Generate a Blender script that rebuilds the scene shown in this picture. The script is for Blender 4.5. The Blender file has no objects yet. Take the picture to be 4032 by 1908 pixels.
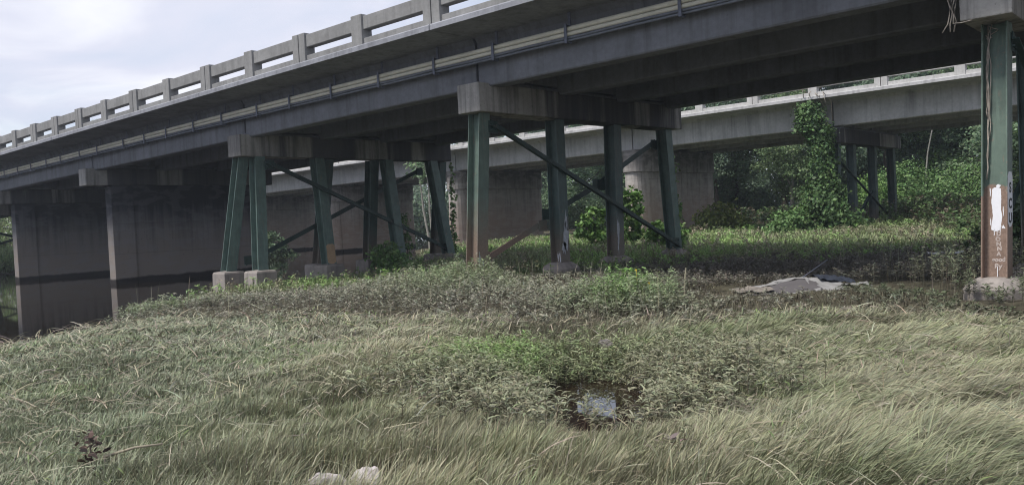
import bpy, bmesh, math
import numpy as np
from mathutils import Vector, Matrix

# ------------------------------------------------------------------ camera, sky, sun, exposure
YAW, PITCH, ROLL, FPX = 0.719, -0.0275, 0.0495, 3361.0
CAMZ = 1.855                                    # camera height over the river surface (z = 0)
CY, SY = math.cos(YAW), math.sin(YAW)
scene = bpy.context.scene
COL = scene.collection

def w_xy(r, d):                                  # metres to the right of / ahead of the viewpoint -> world x, y
    return CY * r - SY * d, SY * r + CY * d
def rd_of(x, y):
    return CY * x + SY * y, -SY * x + CY * y

cam = bpy.data.cameras.new("camera")
cam.sensor_width = 36.0
cam.lens = FPX / 4032 * 36.0
cam.clip_start, cam.clip_end = 0.05, 2000
cam_o = bpy.data.objects.new("camera", cam)
COL.objects.link(cam_o)
cp, sp, cr, sr = math.cos(PITCH), math.sin(PITCH), math.cos(ROLL), math.sin(ROLL)
R0 = Vector((CY, SY, 0)); D0 = Vector((-SY, CY, 0)); Z0 = Vector((0, 0, 1))
FW = cp * D0 + sp * Z0
U0 = -sp * D0 + cp * Z0
RT = cr * R0 - sr * U0
UP = sr * R0 + cr * U0
m = Matrix((RT, UP, -FW)).transposed().to_4x4()
m.translation = Vector((0, 0, CAMZ))
cam_o.matrix_world = m
scene.camera = cam_o

SUN_EL, SUN_AZ = math.radians(58), math.radians(200)   # azimuth in world xy, counted from +y towards +x
world = bpy.data.worlds.new("World")
scene.world = world
world.use_nodes = True
nt = world.node_tree
nt.nodes.clear()
def nd(t, typ, **kw):
    n = t.nodes.new(typ)
    for k, v in kw.items():
        if k.startswith("i_"):
            n.inputs[k[2:].replace("_", " ")].default_value = v
        else:
            setattr(n, k, v)
    return n
out = nd(nt, "ShaderNodeOutputWorld")
skt = nd(nt, "ShaderNodeTexSky", sky_type="NISHITA", sun_disc=False, sun_elevation=SUN_EL, sun_rotation=SUN_AZ)
bg1 = nd(nt, "ShaderNodeBackground"); bg1.inputs[1].default_value = 0.10
nt.links.new(skt.outputs[0], bg1.inputs[0])
tc = nd(nt, "ShaderNodeTexCoord")
sep = nd(nt, "ShaderNodeSeparateXYZ"); nt.links.new(tc.outputs["Generated"], sep.inputs[0])
zz = nd(nt, "ShaderNodeMath", operation="ADD"); nt.links.new(sep.outputs[2], zz.inputs[0]); zz.inputs[1].default_value = 0.22
zm = nd(nt, "ShaderNodeMath", operation="MAXIMUM"); nt.links.new(zz.outputs[0], zm.inputs[0]); zm.inputs[1].default_value = 0.1
dx = nd(nt, "ShaderNodeMath", operation="DIVIDE"); nt.links.new(sep.outputs[0], dx.inputs[0]); nt.links.new(zm.outputs[0], dx.inputs[1])
dy = nd(nt, "ShaderNodeMath", operation="DIVIDE"); nt.links.new(sep.outputs[1], dy.inputs[0]); nt.links.new(zm.outputs[0], dy.inputs[1])
cmb = nd(nt, "ShaderNodeCombineXYZ"); nt.links.new(dx.outputs[0], cmb.inputs[0]); nt.links.new(dy.outputs[0], cmb.inputs[1])
n1 = nd(nt, "ShaderNodeTexNoise"); n1.inputs["Scale"].default_value = 0.9; n1.inputs["Detail"].default_value = 6; n1.inputs["Roughness"].default_value = 0.55
n1.inputs["Distortion"].default_value = 0.6
n2 = nd(nt, "ShaderNodeTexNoise"); n2.inputs["Scale"].default_value = 1.7; n2.inputs["Detail"].default_value = 7; n2.inputs["Distortion"].default_value = 0.8
nt.links.new(cmb.outputs[0], n1.inputs["Vector"]); nt.links.new(cmb.outputs[0], n2.inputs["Vector"])
cr1 = nd(nt, "ShaderNodeValToRGB")                 # cloud brightness
cr1.color_ramp.elements[0].position = 0.30; cr1.color_ramp.elements[0].color = (0.60, 0.66, 0.80, 1)
cr1.color_ramp.elements[1].position = 0.68; cr1.color_ramp.elements[1].color = (0.90, 0.91, 0.97, 1)
e = cr1.color_ramp.elements.new(0.5); e.color = (0.70, 0.72, 0.84, 1)
nt.links.new(n2.outputs["Fac"], cr1.inputs[0])
cr2 = nd(nt, "ShaderNodeValToRGB")                 # how much cloud covers the blue
cr2.color_ramp.elements[0].position = 0.36; cr2.color_ramp.elements[0].color = (0.45,) * 3 + (1,)
cr2.color_ramp.elements[1].position = 0.58; cr2.color_ramp.elements[1].color = (1, 1, 1, 1)
nt.links.new(n1.outputs["Fac"], cr2.inputs[0])
bg2 = nd(nt, "ShaderNodeBackground"); bg2.inputs[1].default_value = 0.76
nt.links.new(cr1.outputs[0], bg2.inputs[0])
mxs = nd(nt, "ShaderNodeMixShader")
nt.links.new(cr2.outputs[0], mxs.inputs[0]); nt.links.new(bg1.outputs[0], mxs.inputs[1]); nt.links.new(bg2.outputs[0], mxs.inputs[2])
nt.links.new(mxs.outputs[0], out.inputs[0])

sun = bpy.data.lights.new("sun", "SUN")
sun.energy = 2.7
sun.angle = math.radians(11)
sun.color = (1.0, 0.96, 0.9)
sun_o = bpy.data.objects.new("sun", sun)
COL.objects.link(sun_o)
sd = Vector((math.sin(SUN_AZ) * math.cos(SUN_EL), math.cos(SUN_AZ) * math.cos(SUN_EL), math.sin(SUN_EL)))
sun_o.rotation_euler = sd.to_track_quat("Z", "Y").to_euler()

scene.view_settings.view_transform = "Standard"
scene.view_settings.look = "None"
scene.view_settings.exposure = 0.6
scene.view_settings.gamma = 1.0
scene.render.engine = "CYCLES"
scene.cycles.filter_width = 1.1
scene.cycles.use_denoising = True
scene.cycles.denoising_prefilter = "ACCURATE"
scene.cycles.adaptive_threshold = 0.005
scene.cycles.max_bounces = 8
scene.cycles.diffuse_bounces = 4
scene.cycles.glossy_bounces = 3
scene.cycles.transmission_bounces = 4
scene.cycles.transparent_max_bounces = 4

rng = np.random.default_rng(11)

# ------------------------------------------------------------------ object helpers
ROT2 = 0.0138                                     # the rear bridge stands turned by this much about the viewpoint
def tag(o, label=None, cat=None, group=None, kind=None):
    if label: o["label"] = label
    if cat: o["category"] = cat
    if group: o["group"] = group
    if kind: o["kind"] = kind
    return o

def empty(name, base, rot=0.0, label=None, cat=None, group=None):
    o = bpy.data.objects.new(name, None)
    COL.objects.link(o)
    c, s = math.cos(rot), math.sin(rot)
    o.location = (c * base[0] - s * base[1], s * base[0] + c * base[1], base[2])
    o.rotation_euler = (0, 0, rot)
    o.empty_display_size = 0.3
    o["_b"] = [float(v) for v in base]
    return tag(o, label, cat, group)

def base_of(o):
    while o.parent is not None:
        o = o.parent
    return np.array(o["_b"]) if "_b" in o.keys() else np.zeros(3)

class MB:
    """collects boxes, sweeps and tubes; build() links them as one mesh object"""
    def __init__(s):
        s.v, s.f = [], []
    def add(s, vs, fs):
        k = len(s.v)
        s.v += [tuple(map(float, p)) for p in vs]
        s.f += [tuple(k + i for i in f) for f in fs]
        return s
    def box(s, x0, x1, y0, y1, z0, z1):
        return s.add([(x0, y0, z0), (x1, y0, z0), (x1, y1, z0), (x0, y1, z0), (x0, y0, z1), (x1, y0, z1), (x1, y1, z1), (x0, y1, z1)],
                     [(3, 2, 1, 0), (4, 5, 6, 7), (0, 1, 5, 4), (1, 2, 6, 5), (2, 3, 7, 6), (3, 0, 4, 7)])
    def loft(s, rings, cap=True):
        n = len(rings[0]); vs = [p for r in rings for p in r]; fs = []
        for k in range(len(rings) - 1):
            for i in range(n):
                j = (i + 1) % n
                fs.append((k * n + i, k * n + j, (k + 1) * n + j, (k + 1) * n + i))
        if cap:
            fs.append(tuple(range(n))[::-1]); fs.append(tuple((len(rings) - 1) * n + i for i in range(n)))
        return s.add(vs, fs)
    def xsweep(s, prof, xs, zg):                  # profile of (y, z) carried along x, following the bridge's grade
        return s.loft([[(x, y, z + zg(x)) for y, z in prof] for x in xs])
    def tube(s, pts, rad, n=8):
        pts = [Vector(p) for p in pts]; rings = []
        rad = rad if isinstance(rad, (list, tuple, np.ndarray)) else [rad] * len(pts)
        for i, p in enumerate(pts):
            t = (pts[min(i + 1, len(pts) - 1)] - pts[max(i - 1, 0)]).normalized()
            a = t.cross(Vector((0, 0, 1)))
            if a.length < 1e-3: a = t.cross(Vector((1, 0, 0)))
            a.normalize(); b = t.cross(a)
            rings.append([p + rad[i] * (math.cos(q) * a + math.sin(q) * b) for q in [2 * math.pi * k / n for k in range(n)]])
        return s.loft(rings)
    def build(s, name, mat, parent=None, bevel=0.0, smooth=False):
        b = base_of(parent) if parent is not None else np.zeros(3)
        me = bpy.data.meshes.new(name)
        me.from_pydata([tuple(np.array(p) - b) for p in s.v], [], s.f)
        bm = bmesh.new(); bm.from_mesh(me)
        bmesh.ops.recalc_face_normals(bm, faces=bm.faces)
        if bevel:
            es = [e for e in bm.edges if len(e.link_faces) == 2 and e.calc_face_angle(0) > 0.6]
            bmesh.ops.bevel(bm, geom=es, offset=bevel, segments=2, affect="EDGES", profile=0.6, clamp_overlap=True)
        bm.to_mesh(me); bm.free()
        if smooth:
            me.polygons.foreach_set("use_smooth", [True] * len(me.polygons))
        me.materials.append(mat)
        o = bpy.data.objects.new(name, me)
        COL.objects.link(o)
        if parent is not None: o.parent = parent
        return o

def tri_mesh(name, V, T, C, mat, parent=None, smooth=False, link=True):
    """a large triangle mesh straight from arrays, with a colour per vertex"""
    me = bpy.data.meshes.new(name)
    V = np.asarray(V, np.float32); T = np.asarray(T, np.int32)
    me.vertices.add(len(V)); me.vertices.foreach_set("co", V.ravel())
    me.loops.add(len(T) * 3); me.loops.foreach_set("vertex_index", T.ravel())
    me.polygons.add(len(T)); me.polygons.foreach_set("loop_start", np.arange(0, len(T) * 3, 3, dtype=np.int32))
    me.update(calc_edges=True)
    if smooth:
        me.polygons.foreach_set("use_smooth", np.ones(len(T), bool))
    if C is not None:
        at = me.color_attributes.new("Col", "FLOAT_COLOR", "POINT")
        C4 = np.ones((len(V), 4), np.float32); C4[:, :3] = C
        at.data.foreach_set("color", C4.ravel())
    me.materials.append(mat)
    if not link: return me
    o = bpy.data.objects.new(name, me)
    COL.objects.link(o)
    if parent is not None: o.parent = parent
    return o

def vnoise(x, y, seed=0):
    """smooth value noise in 0..1"""
    r = np.random.default_rng(seed + 991).random((64, 64))
    xi, yi = np.floor(x).astype(int), np.floor(y).astype(int)
    fx, fy = x - xi, y - yi
    fx = fx * fx * (3 - 2 * fx); fy = fy * fy * (3 - 2 * fy)
    g = lambda a, b: r[a % 64, b % 64]
    return (g(xi, yi) * (1 - fx) + g(xi + 1, yi) * fx) * (1 - fy) + (g(xi, yi + 1) * (1 - fx) + g(xi + 1, yi + 1) * fx) * fy
def fbm(x, y, seed=0, o=3):
    s, a, t = 0, 1.0, 0
    for k in range(o):
        s = s + a * vnoise(x * 2 ** k + 7.3 * k, y * 2 ** k - 3.1 * k, seed + k); t += a; a *= 0.5
    return s / t

# ------------------------------------------------------------------ materials
def new_mat(name):
    mt = bpy.data.materials.new(name); mt.use_nodes = True
    t = mt.node_tree
    return mt, t, t.nodes["Principled BSDF"], t.links

def tex_noise(t, L, vec, scale, detail=4, rough=0.55, dist=0.0):
    n = nd(t, "ShaderNodeTexNoise")
    n.inputs["Scale"].default_value = scale; n.inputs["Detail"].default_value = detail
    n.inputs["Roughness"].default_value = rough; n.inputs["Distortion"].default_value = dist
    if vec is not None: L.new(vec, n.inputs["Vector"])
    return n.outputs["Fac"]
def mapped(t, L, vec, s):
    n = nd(t, "ShaderNodeMapping"); n.inputs["Scale"].default_value = s
    L.new(vec, n.inputs["Vector"]); return n.outputs[0]
def ramp(t, L, fac, stops):
    n = nd(t, "ShaderNodeValToRGB"); cr_ = n.color_ramp
    cr_.elements[0].position, cr_.elements[0].color = stops[0][0], (*stops[0][1], 1) if isinstance(stops[0][1], tuple) else (stops[0][1],) * 3 + (1,)
    cr_.elements[1].position, cr_.elements[1].color = stops[-1][0], (*stops[-1][1], 1) if isinstance(stops[-1][1], tuple) else (stops[-1][1],) * 3 + (1,)
    for p, c in stops[1:-1]:
        e = cr_.elements.new(p); e.color = (*c, 1) if isinstance(c, tuple) else (c,) * 3 + (1,)
    L.new(fac, n.inputs[0]); return n.outputs[0]
def mix(t, L, fac, a, b, mode="MIX"):
    n = nd(t, "ShaderNodeMix", data_type="RGBA", blend_type=mode)
    for sock, val in ((n.inputs[0], fac), (n.inputs[6], a), (n.inputs[7], b)):
        if isinstance(val, (int, float)): sock.default_value = val
        elif isinstance(val, tuple): sock.default_value = (*val, 1)
        else: L.new(val, sock)
    return n.outputs[2]
def math_(t, L, op, a, b=None, clamp=False):
    n = nd(t, "ShaderNodeMath", operation=op); n.use_clamp = clamp
    for i, v in enumerate((a, b)):
        if v is None: continue
        if isinstance(v, (int, float)): n.inputs[i].default_value = v
        else: L.new(v, n.inputs[i])
    return n.outputs[0]
def pos_of(t, L):
    g = nd(t, "ShaderNodeNewGeometry")
    s = nd(t, "ShaderNodeSeparateXYZ"); L.new(g.outputs["Position"], s.inputs[0])
    return g.outputs["Position"], s.outputs[2]
def bump(t, L, bs, h, strength, dist=0.02):
    b = nd(t, "ShaderNodeBump"); b.inputs["Strength"].default_value = strength; b.inputs["Distance"].default_value = dist
    L.new(h, b.inputs["Height"]); L.new(b.outputs[0], bs.inputs["Normal"])
def maprange(t, L, v, a, b, c=0.0, d=1.0):
    n = nd(t, "ShaderNodeMapRange"); n.inputs[1].default_value = a; n.inputs[2].default_value = b
    n.inputs[3].default_value = c; n.inputs[4].default_value = d
    L.new(v, n.inputs[0]); return n.outputs[0]

def concrete(name, base, stain_shade=0.5, streak=0.5, low=None, low_z=2.4, top_z=None, waterline=False, dark=(0.05, 0.047, 0.05), patch_=None):
    mt, t, bs, L = new_mat(name)
    P, Z = pos_of(t, L)
    a = tex_noise(t, L, P, 0.9, 6, 0.6)
    b = tex_noise(t, L, P, 9.0, 5, 0.65)
    c = tex_noise(t, L, P, 60.0, 3, 0.6)
    col = mix(t, L, ramp(t, L, a, [(0.3, 0.0), (0.72, 1.0)]), tuple(v * 0.78 for v in base), tuple(min(1, v * 1.15) for v in base))
    col = mix(t, L, 0.35, col, ramp(t, L, b, [(0.3, 0.35), (0.7, 0.65)]), "OVERLAY")
    if low:
        n = math_(t, L, "ADD", Z, math_(t, L, "MULTIPLY", a, 1.6))
        f = maprange(t, L, n, low_z + 1.7, low_z - 0.3)
        col = mix(t, L, f, col, low)
    st = tex_noise(t, L, mapped(t, L, P, (2.6, 2.6, 0.16)), 1.6, 5, 0.62, 0.3)
    sf = ramp(t, L, st, [(0.50 - 0.06 * streak, 0.0), (0.72, 1.0)])
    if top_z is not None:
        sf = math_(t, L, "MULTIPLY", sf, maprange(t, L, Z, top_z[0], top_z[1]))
        sf2 = maprange(t, L, math_(t, L, "ADD", Z, math_(t, L, "MULTIPLY", st, 2.2)), top_z[1] + 0.35, top_z[1] + 1.6)  # walls darkened upward: streaked stain plus painted shade under the deck
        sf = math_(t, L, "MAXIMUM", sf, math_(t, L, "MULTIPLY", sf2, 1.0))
    sf = math_(t, L, "MULTIPLY", sf, stain_shade)
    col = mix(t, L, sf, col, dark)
    sp_ = ramp(t, L, tex_noise(t, L, P, 14.0, 2, 0.5), [(0.66, 0.0), (0.74, 1.0)])
    col = mix(t, L, math_(t, L, "MULTIPLY", sp_, 0.45 * stain_shade), col, dark)
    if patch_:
        pm_ = tex_noise(t, L, mapped(t, L, P, (0.5, 0.5, 0.03)), 1.15, 2, 0.5)  # broad near-black patches, kept off the cap's near end
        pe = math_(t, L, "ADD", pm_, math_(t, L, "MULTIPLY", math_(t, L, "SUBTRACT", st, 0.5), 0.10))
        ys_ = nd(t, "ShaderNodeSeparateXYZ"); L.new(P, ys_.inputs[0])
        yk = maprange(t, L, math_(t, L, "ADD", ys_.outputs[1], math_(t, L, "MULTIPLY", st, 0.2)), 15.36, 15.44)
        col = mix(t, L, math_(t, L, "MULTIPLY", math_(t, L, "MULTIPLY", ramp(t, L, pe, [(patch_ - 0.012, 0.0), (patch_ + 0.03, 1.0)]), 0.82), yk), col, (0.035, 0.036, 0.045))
    if low:
        zf = math_(t, L, "FRACT", math_(t, L, "DIVIDE", math_(t, L, "ADD", Z, math_(t, L, "MULTIPLY", b, 0.02)), 1.22))
        ln_ = ramp(t, L, zf, [(0.0, 1.0), (0.018, 0.0)])
        col = mix(t, L, math_(t, L, "MULTIPLY", ln_, 0.55), col, dark)
        pt = ramp(t, L, tex_noise(t, L, mapped(t, L, P, (1.0, 1.0, 2.6)), 1.5, 3, 0.5), [(0.5, 0.0), (0.56, 1.0)])
        col = mix(t, L, math_(t, L, "MULTIPLY", pt, 0.22), col, tuple(v * 1.35 for v in base))
    if waterline:
        wn = math_(t, L, "ADD", Z, math_(t, L, "MULTIPLY", b, 0.06))
        col = mix(t, L, maprange(t, L, math_(t, L, "ADD", wn, math_(t, L, "MULTIPLY", math_(t, L, "SUBTRACT", a, 0.5), 0.22)), 0.27, 0.20), col, (0.022, 0.018, 0.018))  # uneven near-black band just above the water surface
    L.new(col, bs.inputs["Base Color"])
    bs.inputs["Roughness"].default_value = 0.88
    bs.inputs["Specular IOR Level"].default_value = 0.25
    bump(t, L, bs, math_(t, L, "ADD", c, math_(t, L, "MULTIPLY", b, 1.5)), 0.25, 0.01)
    return mt

def painted_steel(name, paint, rust_z=None, rust_amt=1.0, patchy=0.0):
    mt, t, bs, L = new_mat(name)
    P, Z = pos_of(t, L)
    a = tex_noise(t, L, P, 3.0, 6, 0.65)
    b = tex_noise(t, L, P, 25.0, 4, 0.6)
    col = mix(t, L, ramp(t, L, a, [(0.35, 0.0), (0.7, 1.0)]), tuple(v * 0.75 for v in paint), tuple(v * 1.2 for v in paint))
    st = tex_noise(t, L, mapped(t, L, P, (14, 14, 0.5)), 1.0, 4, 0.6)
    col = mix(t, L, math_(t, L, "MULTIPLY", ramp(t, L, st, [(0.52, 0.0), (0.7, 1.0)]), 0.45), col, tuple(v * 1.5 for v in paint))
    rust = mix(t, L, ramp(t, L, b, [(0.35, 0.0), (0.65, 1.0)]), (0.175, 0.118, 0.088), (0.245, 0.172, 0.132))
    if rust_z:
        n = math_(t, L, "ADD", Z, math_(t, L, "MULTIPLY", math_(t, L, "SUBTRACT", a, 0.5), 0.9))
        f = maprange(t, L, n, rust_z[1], rust_z[0])
        col = mix(t, L, math_(t, L, "MULTIPLY", f, rust_amt), col, rust)
    if patchy:
        f = ramp(t, L, a, [(0.62 - 0.1 * patchy, 0.0), (0.66 - 0.1 * patchy, 1.0)])
        col = mix(t, L, math_(t, L, "MULTIPLY", f, 0.8), col, rust)
    spk = ramp(t, L, tex_noise(t, L, P, 11.0, 5, 0.7), [(0.62, 0.0), (0.67, 1.0)])
    col = mix(t, L, math_(t, L, "MULTIPLY", spk, 0.55), col, rust)
    run = ramp(t, L, tex_noise(t, L, mapped(t, L, P, (22, 22, 0.35)), 1.0, 3, 0.5), [(0.62, 0.0), (0.72, 1.0)])
    col = mix(t, L, math_(t, L, "MULTIPLY", run, 0.35), col, rust)
    L.new(col, bs.inputs["Base Color"])
    bs.inputs["Roughness"].default_value = 0.5
    bs.inputs["Specular IOR Level"].default_value = 0.35
    bump(t, L, bs, b, 0.12, 0.004)
    return mt

def leaf_mat(name, translucent=0.3, rough=0.6):
    mt, t, bs, L = new_mat(name)
    a = nd(t, "ShaderNodeAttribute", attribute_name="Col")
    L.new(a.outputs["Color"], bs.inputs["Base Color"])
    bs.inputs["Roughness"].default_value = rough
    bs.inputs["Specular IOR Level"].default_value = 0.25
    tr = nd(t, "ShaderNodeBsdfTranslucent"); L.new(a.outputs["Color"], tr.inputs[0])
    mx = nd(t, "ShaderNodeMixShader"); mx.inputs[0].default_value = translucent
    L.new(bs.outputs[0], mx.inputs[1]); L.new(tr.outputs[0], mx.inputs[2])
    L.new(mx.outputs[0], t.nodes["Material Output"].inputs[0])
    return mt

def plain(name, col, rough=0.7, var=0.25, scale=6.0, metal=0.0, bmp=0.15, spec=0.3):
    mt, t, bs, L = new_mat(name)
    P, Z = pos_of(t, L)
    a = tex_noise(t, L, P, scale, 6, 0.65)
    c = mix(t, L, ramp(t, L, a, [(0.3, 0.0), (0.7, 1.0)]), tuple(v * (1 - var) for v in col), tuple(min(1, v * (1 + var)) for v in col))
    L.new(c, bs.inputs["Base Color"]); bs.inputs["Roughness"].default_value = rough
    bs.inputs["Metallic"].default_value = metal; bs.inputs["Specular IOR Level"].default_value = spec
    bump(t, L, bs, a, bmp, 0.01)
    return mt

M = {}
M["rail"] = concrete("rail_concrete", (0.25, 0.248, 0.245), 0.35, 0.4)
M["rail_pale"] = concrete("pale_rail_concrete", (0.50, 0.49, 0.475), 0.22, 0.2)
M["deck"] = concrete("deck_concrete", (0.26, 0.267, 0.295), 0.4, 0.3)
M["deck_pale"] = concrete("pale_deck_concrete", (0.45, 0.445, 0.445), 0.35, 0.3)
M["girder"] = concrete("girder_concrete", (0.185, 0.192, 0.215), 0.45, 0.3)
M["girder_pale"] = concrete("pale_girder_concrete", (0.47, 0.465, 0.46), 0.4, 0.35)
M["cap"] = concrete("cap_concrete", (0.34, 0.325, 0.305), 0.85, 0.9, patch_=0.49)
M["cap_dark"] = concrete("dark_patched_cap_concrete", (0.34, 0.33, 0.315), 0.85, 0.9, patch_=0.38)
M["pier"] = concrete("pier_concrete", (0.16, 0.16, 0.172), 0.93, 0.9, low=(0.215, 0.185, 0.165), low_z=2.3, top_z=(0.9, 2.7), waterline=True, dark=(0.02, 0.021, 0.028))
M["pier_brown"] = concrete("brown_pier_concrete", (0.44, 0.41, 0.385), 0.75, 0.6, low=(0.42, 0.325, 0.265), low_z=2.7, top_z=(1.2, 4.2), waterline=True)
M["footing"] = concrete("footing_concrete", (0.29, 0.26, 0.24), 0.5, 0.3)
M["asphalt"] = plain("asphalt", (0.06, 0.06, 0.062), 0.9, 0.2, 20)
M["green"] = painted_steel("green_paint", (0.105, 0.155, 0.138))
M["green_dull"] = painted_steel("dull_green_paint", (0.07, 0.105, 0.098), (1.0, 1.9), 0.55)
M["green_rust"] = painted_steel("rusted_green_paint", (0.11, 0.155, 0.13), (1.2, 2.5), 0.85)
M["green_line"] = painted_steel("green_paint_over_rust", (0.105, 0.15, 0.12), (1.93, 1.97), 1.0)
M["brace"] = painted_steel("brace_paint", (0.03, 0.055, 0.05))
M["brace_rust"] = painted_steel("peeling_brace_paint", (0.10, 0.13, 0.11), (1.25, 2.0), 1.0)
M["pipe"] = plain("cream_pipe", (0.68, 0.655, 0.57), 0.5, 0.12, 3.0, bmp=0.03)
M["pipe_blue"] = plain("grey_pipe", (0.17, 0.185, 0.225), 0.55, 0.2, 5.0)
M["strap"] = plain("galvanised_strap", (0.13, 0.14, 0.18), 0.5, 0.25, 9.0, metal=0.4)
M["white"] = plain("white_paint", (0.74, 0.75, 0.79), 0.6, 0.06, 8.0, bmp=0.05)
M["peel"] = plain("peeling_white_paint", (0.42, 0.44, 0.47), 0.7, 0.35, 12.0)
M["ink"] = plain("black_spray", (0.02, 0.02, 0.025), 0.6, 0.2, 10)
M["scrawl"] = plain("pale_scrawl", (0.42, 0.36, 0.33), 0.75, 0.3, 30)
M["tan"] = plain("tan_paint", (0.36, 0.25, 0.155), 0.7, 0.2, 5)
M["grass"] = leaf_mat("grass_blades", 0.14, 0.6)
M["leaf"] = leaf_mat("leaves", 0.14, 0.5)
M["treeleaf"] = leaf_mat("tree_leaves", 0.36, 0.6)
M["bark"] = plain("bark", (0.10, 0.085, 0.07), 0.9, 0.4, 12)
M["pale_bark"] = plain("pale_bark", (0.30, 0.285, 0.25), 0.85, 0.3, 8)
M["dry_vine"] = plain("dry_vine", (0.33, 0.29, 0.25), 0.85, 0.3, 14)
M["stem"] = plain("green_stem", (0.10, 0.13, 0.06), 0.8, 0.3, 14)
M["straw"] = plain("dry_stalk", (0.34, 0.31, 0.22), 0.8, 0.25, 14)
M["rock"] = plain("pale_rock", (0.38, 0.345, 0.335), 0.85, 0.45, 16.0, bmp=1.0)
M["wood"] = plain("driftwood", (0.27, 0.235, 0.175), 0.85, 0.3, 15)

def make_ground():
    mt, t, bs, L = new_mat("soil")
    P, Z = pos_of(t, L)
    a = tex_noise(t, L, P, 1.3, 8, 0.65); b = tex_noise(t, L, P, 14, 6, 0.7)
    c = mix(t, L, ramp(t, L, a, [(0.35, 0.0), (0.65, 1.0)]), (0.052, 0.043, 0.033), (0.10, 0.092, 0.062))
    c = mix(t, L, ramp(t, L, b, [(0.45, 0.0), (0.7, 1.0)]), c, (0.12, 0.115, 0.075))
    L.new(c, bs.inputs["Base Color"]); bs.inputs["Roughness"].default_value = 0.95
    bs.inputs["Specular IOR Level"].default_value = 0.15
    bump(t, L, bs, b, 0.8, 0.05)
    return mt
M["soil"] = make_ground()
def make_water(name, col, ripple, rough, ior=1.33):
    mt, t, bs, L = new_mat(name)
    P, Z = pos_of(t, L)
    bs.inputs["Base Color"].default_value = (*col, 1)
    bs.inputs["Roughness"].default_value = rough; bs.inputs["IOR"].default_value = ior
    n = tex_noise(t, L, mapped(t, L, P, (1.0, 1.0, 1.0)), 1.2, 3, 0.5)
    bump(t, L, bs, n, ripple, 0.02)
    return mt
M["water"] = make_water("river_water", (0.016, 0.013, 0.010), 0.035, 0.03)
M["puddle"] = make_water("puddle_water", (0.020, 0.012, 0.009), 0.03, 0.02, 1.8)

# ------------------------------------------------------------------ terrain, river, puddle
NEAR_SHORE = np.array([(-16, -4), (-13.5, 5), (-9.6, 10.5), (-9.1, 14.4), (-8.5, 17.4), (-9.1, 20.3), (-9.4, 23), (-9.9, 26.3), (-8.3, 28.2), (-6.4, 29.6), (-5.2, 32.5), (-4.7, 37), (-4.9, 44), (-6.6, 58), (-7.6, 75), (-8.5, 120), (-9, 400)], float)
FAR_SHORE = np.array([(-60, -30), (-52, 20), (-44, 38), (-36, 44.5), (-28, 58), (-21, 66.5), (-20, 72), (-18.5, 85), (-18, 120), (-19, 400)], float)
def seg_dist(r, d, poly):
    """signed distance to a shoreline, positive to the right of it"""
    best = np.full(np.shape(r), 1e9); sgn = np.ones(np.shape(r))
    for (a0, a1), (b0, b1) in zip(poly[:-1], poly[1:]):
        ex, ey = b0 - a0, b1 - a1; L2 = ex * ex + ey * ey
        t = np.clip(((r - a0) * ex + (d - a1) * ey) / L2, 0, 1)
        qx, qy = r - (a0 + t * ex), d - (a1 + t * ey)
        ds = np.hypot(qx, qy); s = np.sign((r - a0) * ey - (d - a1) * ex)
        up = ds < best - 1e-9
        best = np.where(up, ds, best); sgn = np.where(up, s, sgn)
    return best * sgn
PUD = (0.70, 8.05, 0.52, 1.15)                     # puddle centre and half sizes
POND = (0.70, 8.05, 0.80, 1.10, 1.9)              # the wet hollow round it
def height(r, d):
    r = np.asarray(r, float); d = np.asarray(d, float)
    s1 = seg_dist(r, d, NEAR_SHORE); s2 = -seg_dist(r, d, FAR_SHORE)
    h1 = 0.24 * np.clip(s1 / 1.6, -3.5, 1) + 0.05 * np.clip((s1 - 1.6) / 8, 0, 1)
    h1 = h1 + np.clip((d - 17) / 28, 0, 1) * np.clip((r + 5) / 6, 0, 1) * 0.28
    h1 = h1 + np.clip((r - 13) / 12, 0, 1) * np.clip((d - 22) / 12, 0, 1) * 0.4
    h1 = h1 - 0.15 * np.clip((d - 18) / 4, 0, 1) * np.clip((-2.8 - r) / 1.5, 0, 1) * np.clip((36 - d) / 4, 0, 1) * np.clip(s1 / 1.2, 0, 1)
    x, y = w_xy(r, d)
    h2 = 0.5 * np.clip(s2 / 3.0, -1.6, 1) + 5.4 * np.clip((-x - 80) / 12, 0, 1) * np.clip((y + 6) / 8, 0, 1) * np.clip((62 - y) / 10, 0, 1)
    h2 = h2 + 0.8 * np.clip((s2 - 3) / 20, 0, 1)
    h = np.where(s1 > -8, h1, np.where(s2 > -8, h2, -0.8))
    h = np.maximum(h, np.where(s2 > 0, h2, -9)); h = np.maximum(h, np.where(s1 > 0, h1, -9))
    nz = (fbm(r * 0.9, d * 0.9, 3) - 0.5) * 0.11 + (fbm(r * 2.3, d * 2.3, 8, 2) - 0.5) * 0.05
    h = h + nz * np.clip(np.maximum(s1, s2) / 1.0, 0.2, 1)
    q = ((r - POND[0]) / POND[2]) ** 2 + ((d - POND[1]) / np.where(d > POND[1], POND[4], POND[3])) ** 2
    h = h * (1 - np.exp(-q * 0.55)) + np.exp(-q * 0.55) * 0.0 - 0.30 * np.exp(-q * 0.75)
    return h
def axis(segs):
    o = []
    for a, b, s in segs: o.append(np.arange(a, b, s))
    return np.concatenate(o)
ra = axis([(-420, -90, 15), (-90, -30, 2.0), (-30, -12, 0.6), (-12, 9, 0.16), (9, 30, 0.6), (30, 90, 3), (90, 421, 15)])
da = axis([(-60, 0, 4), (0, 3.5, 0.5), (3.5, 18, 0.16), (18, 40, 0.4), (40, 100, 1.2), (100, 200, 5), (200, 700, 25)])
RR, DD = np.meshgrid(ra, da)
HH = height(RR, DD)
XX, YY = w_xy(RR, DD)
nr, ndd = len(ra), len(da)
idx = np.arange(nr * ndd).reshape(ndd, nr)
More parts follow.
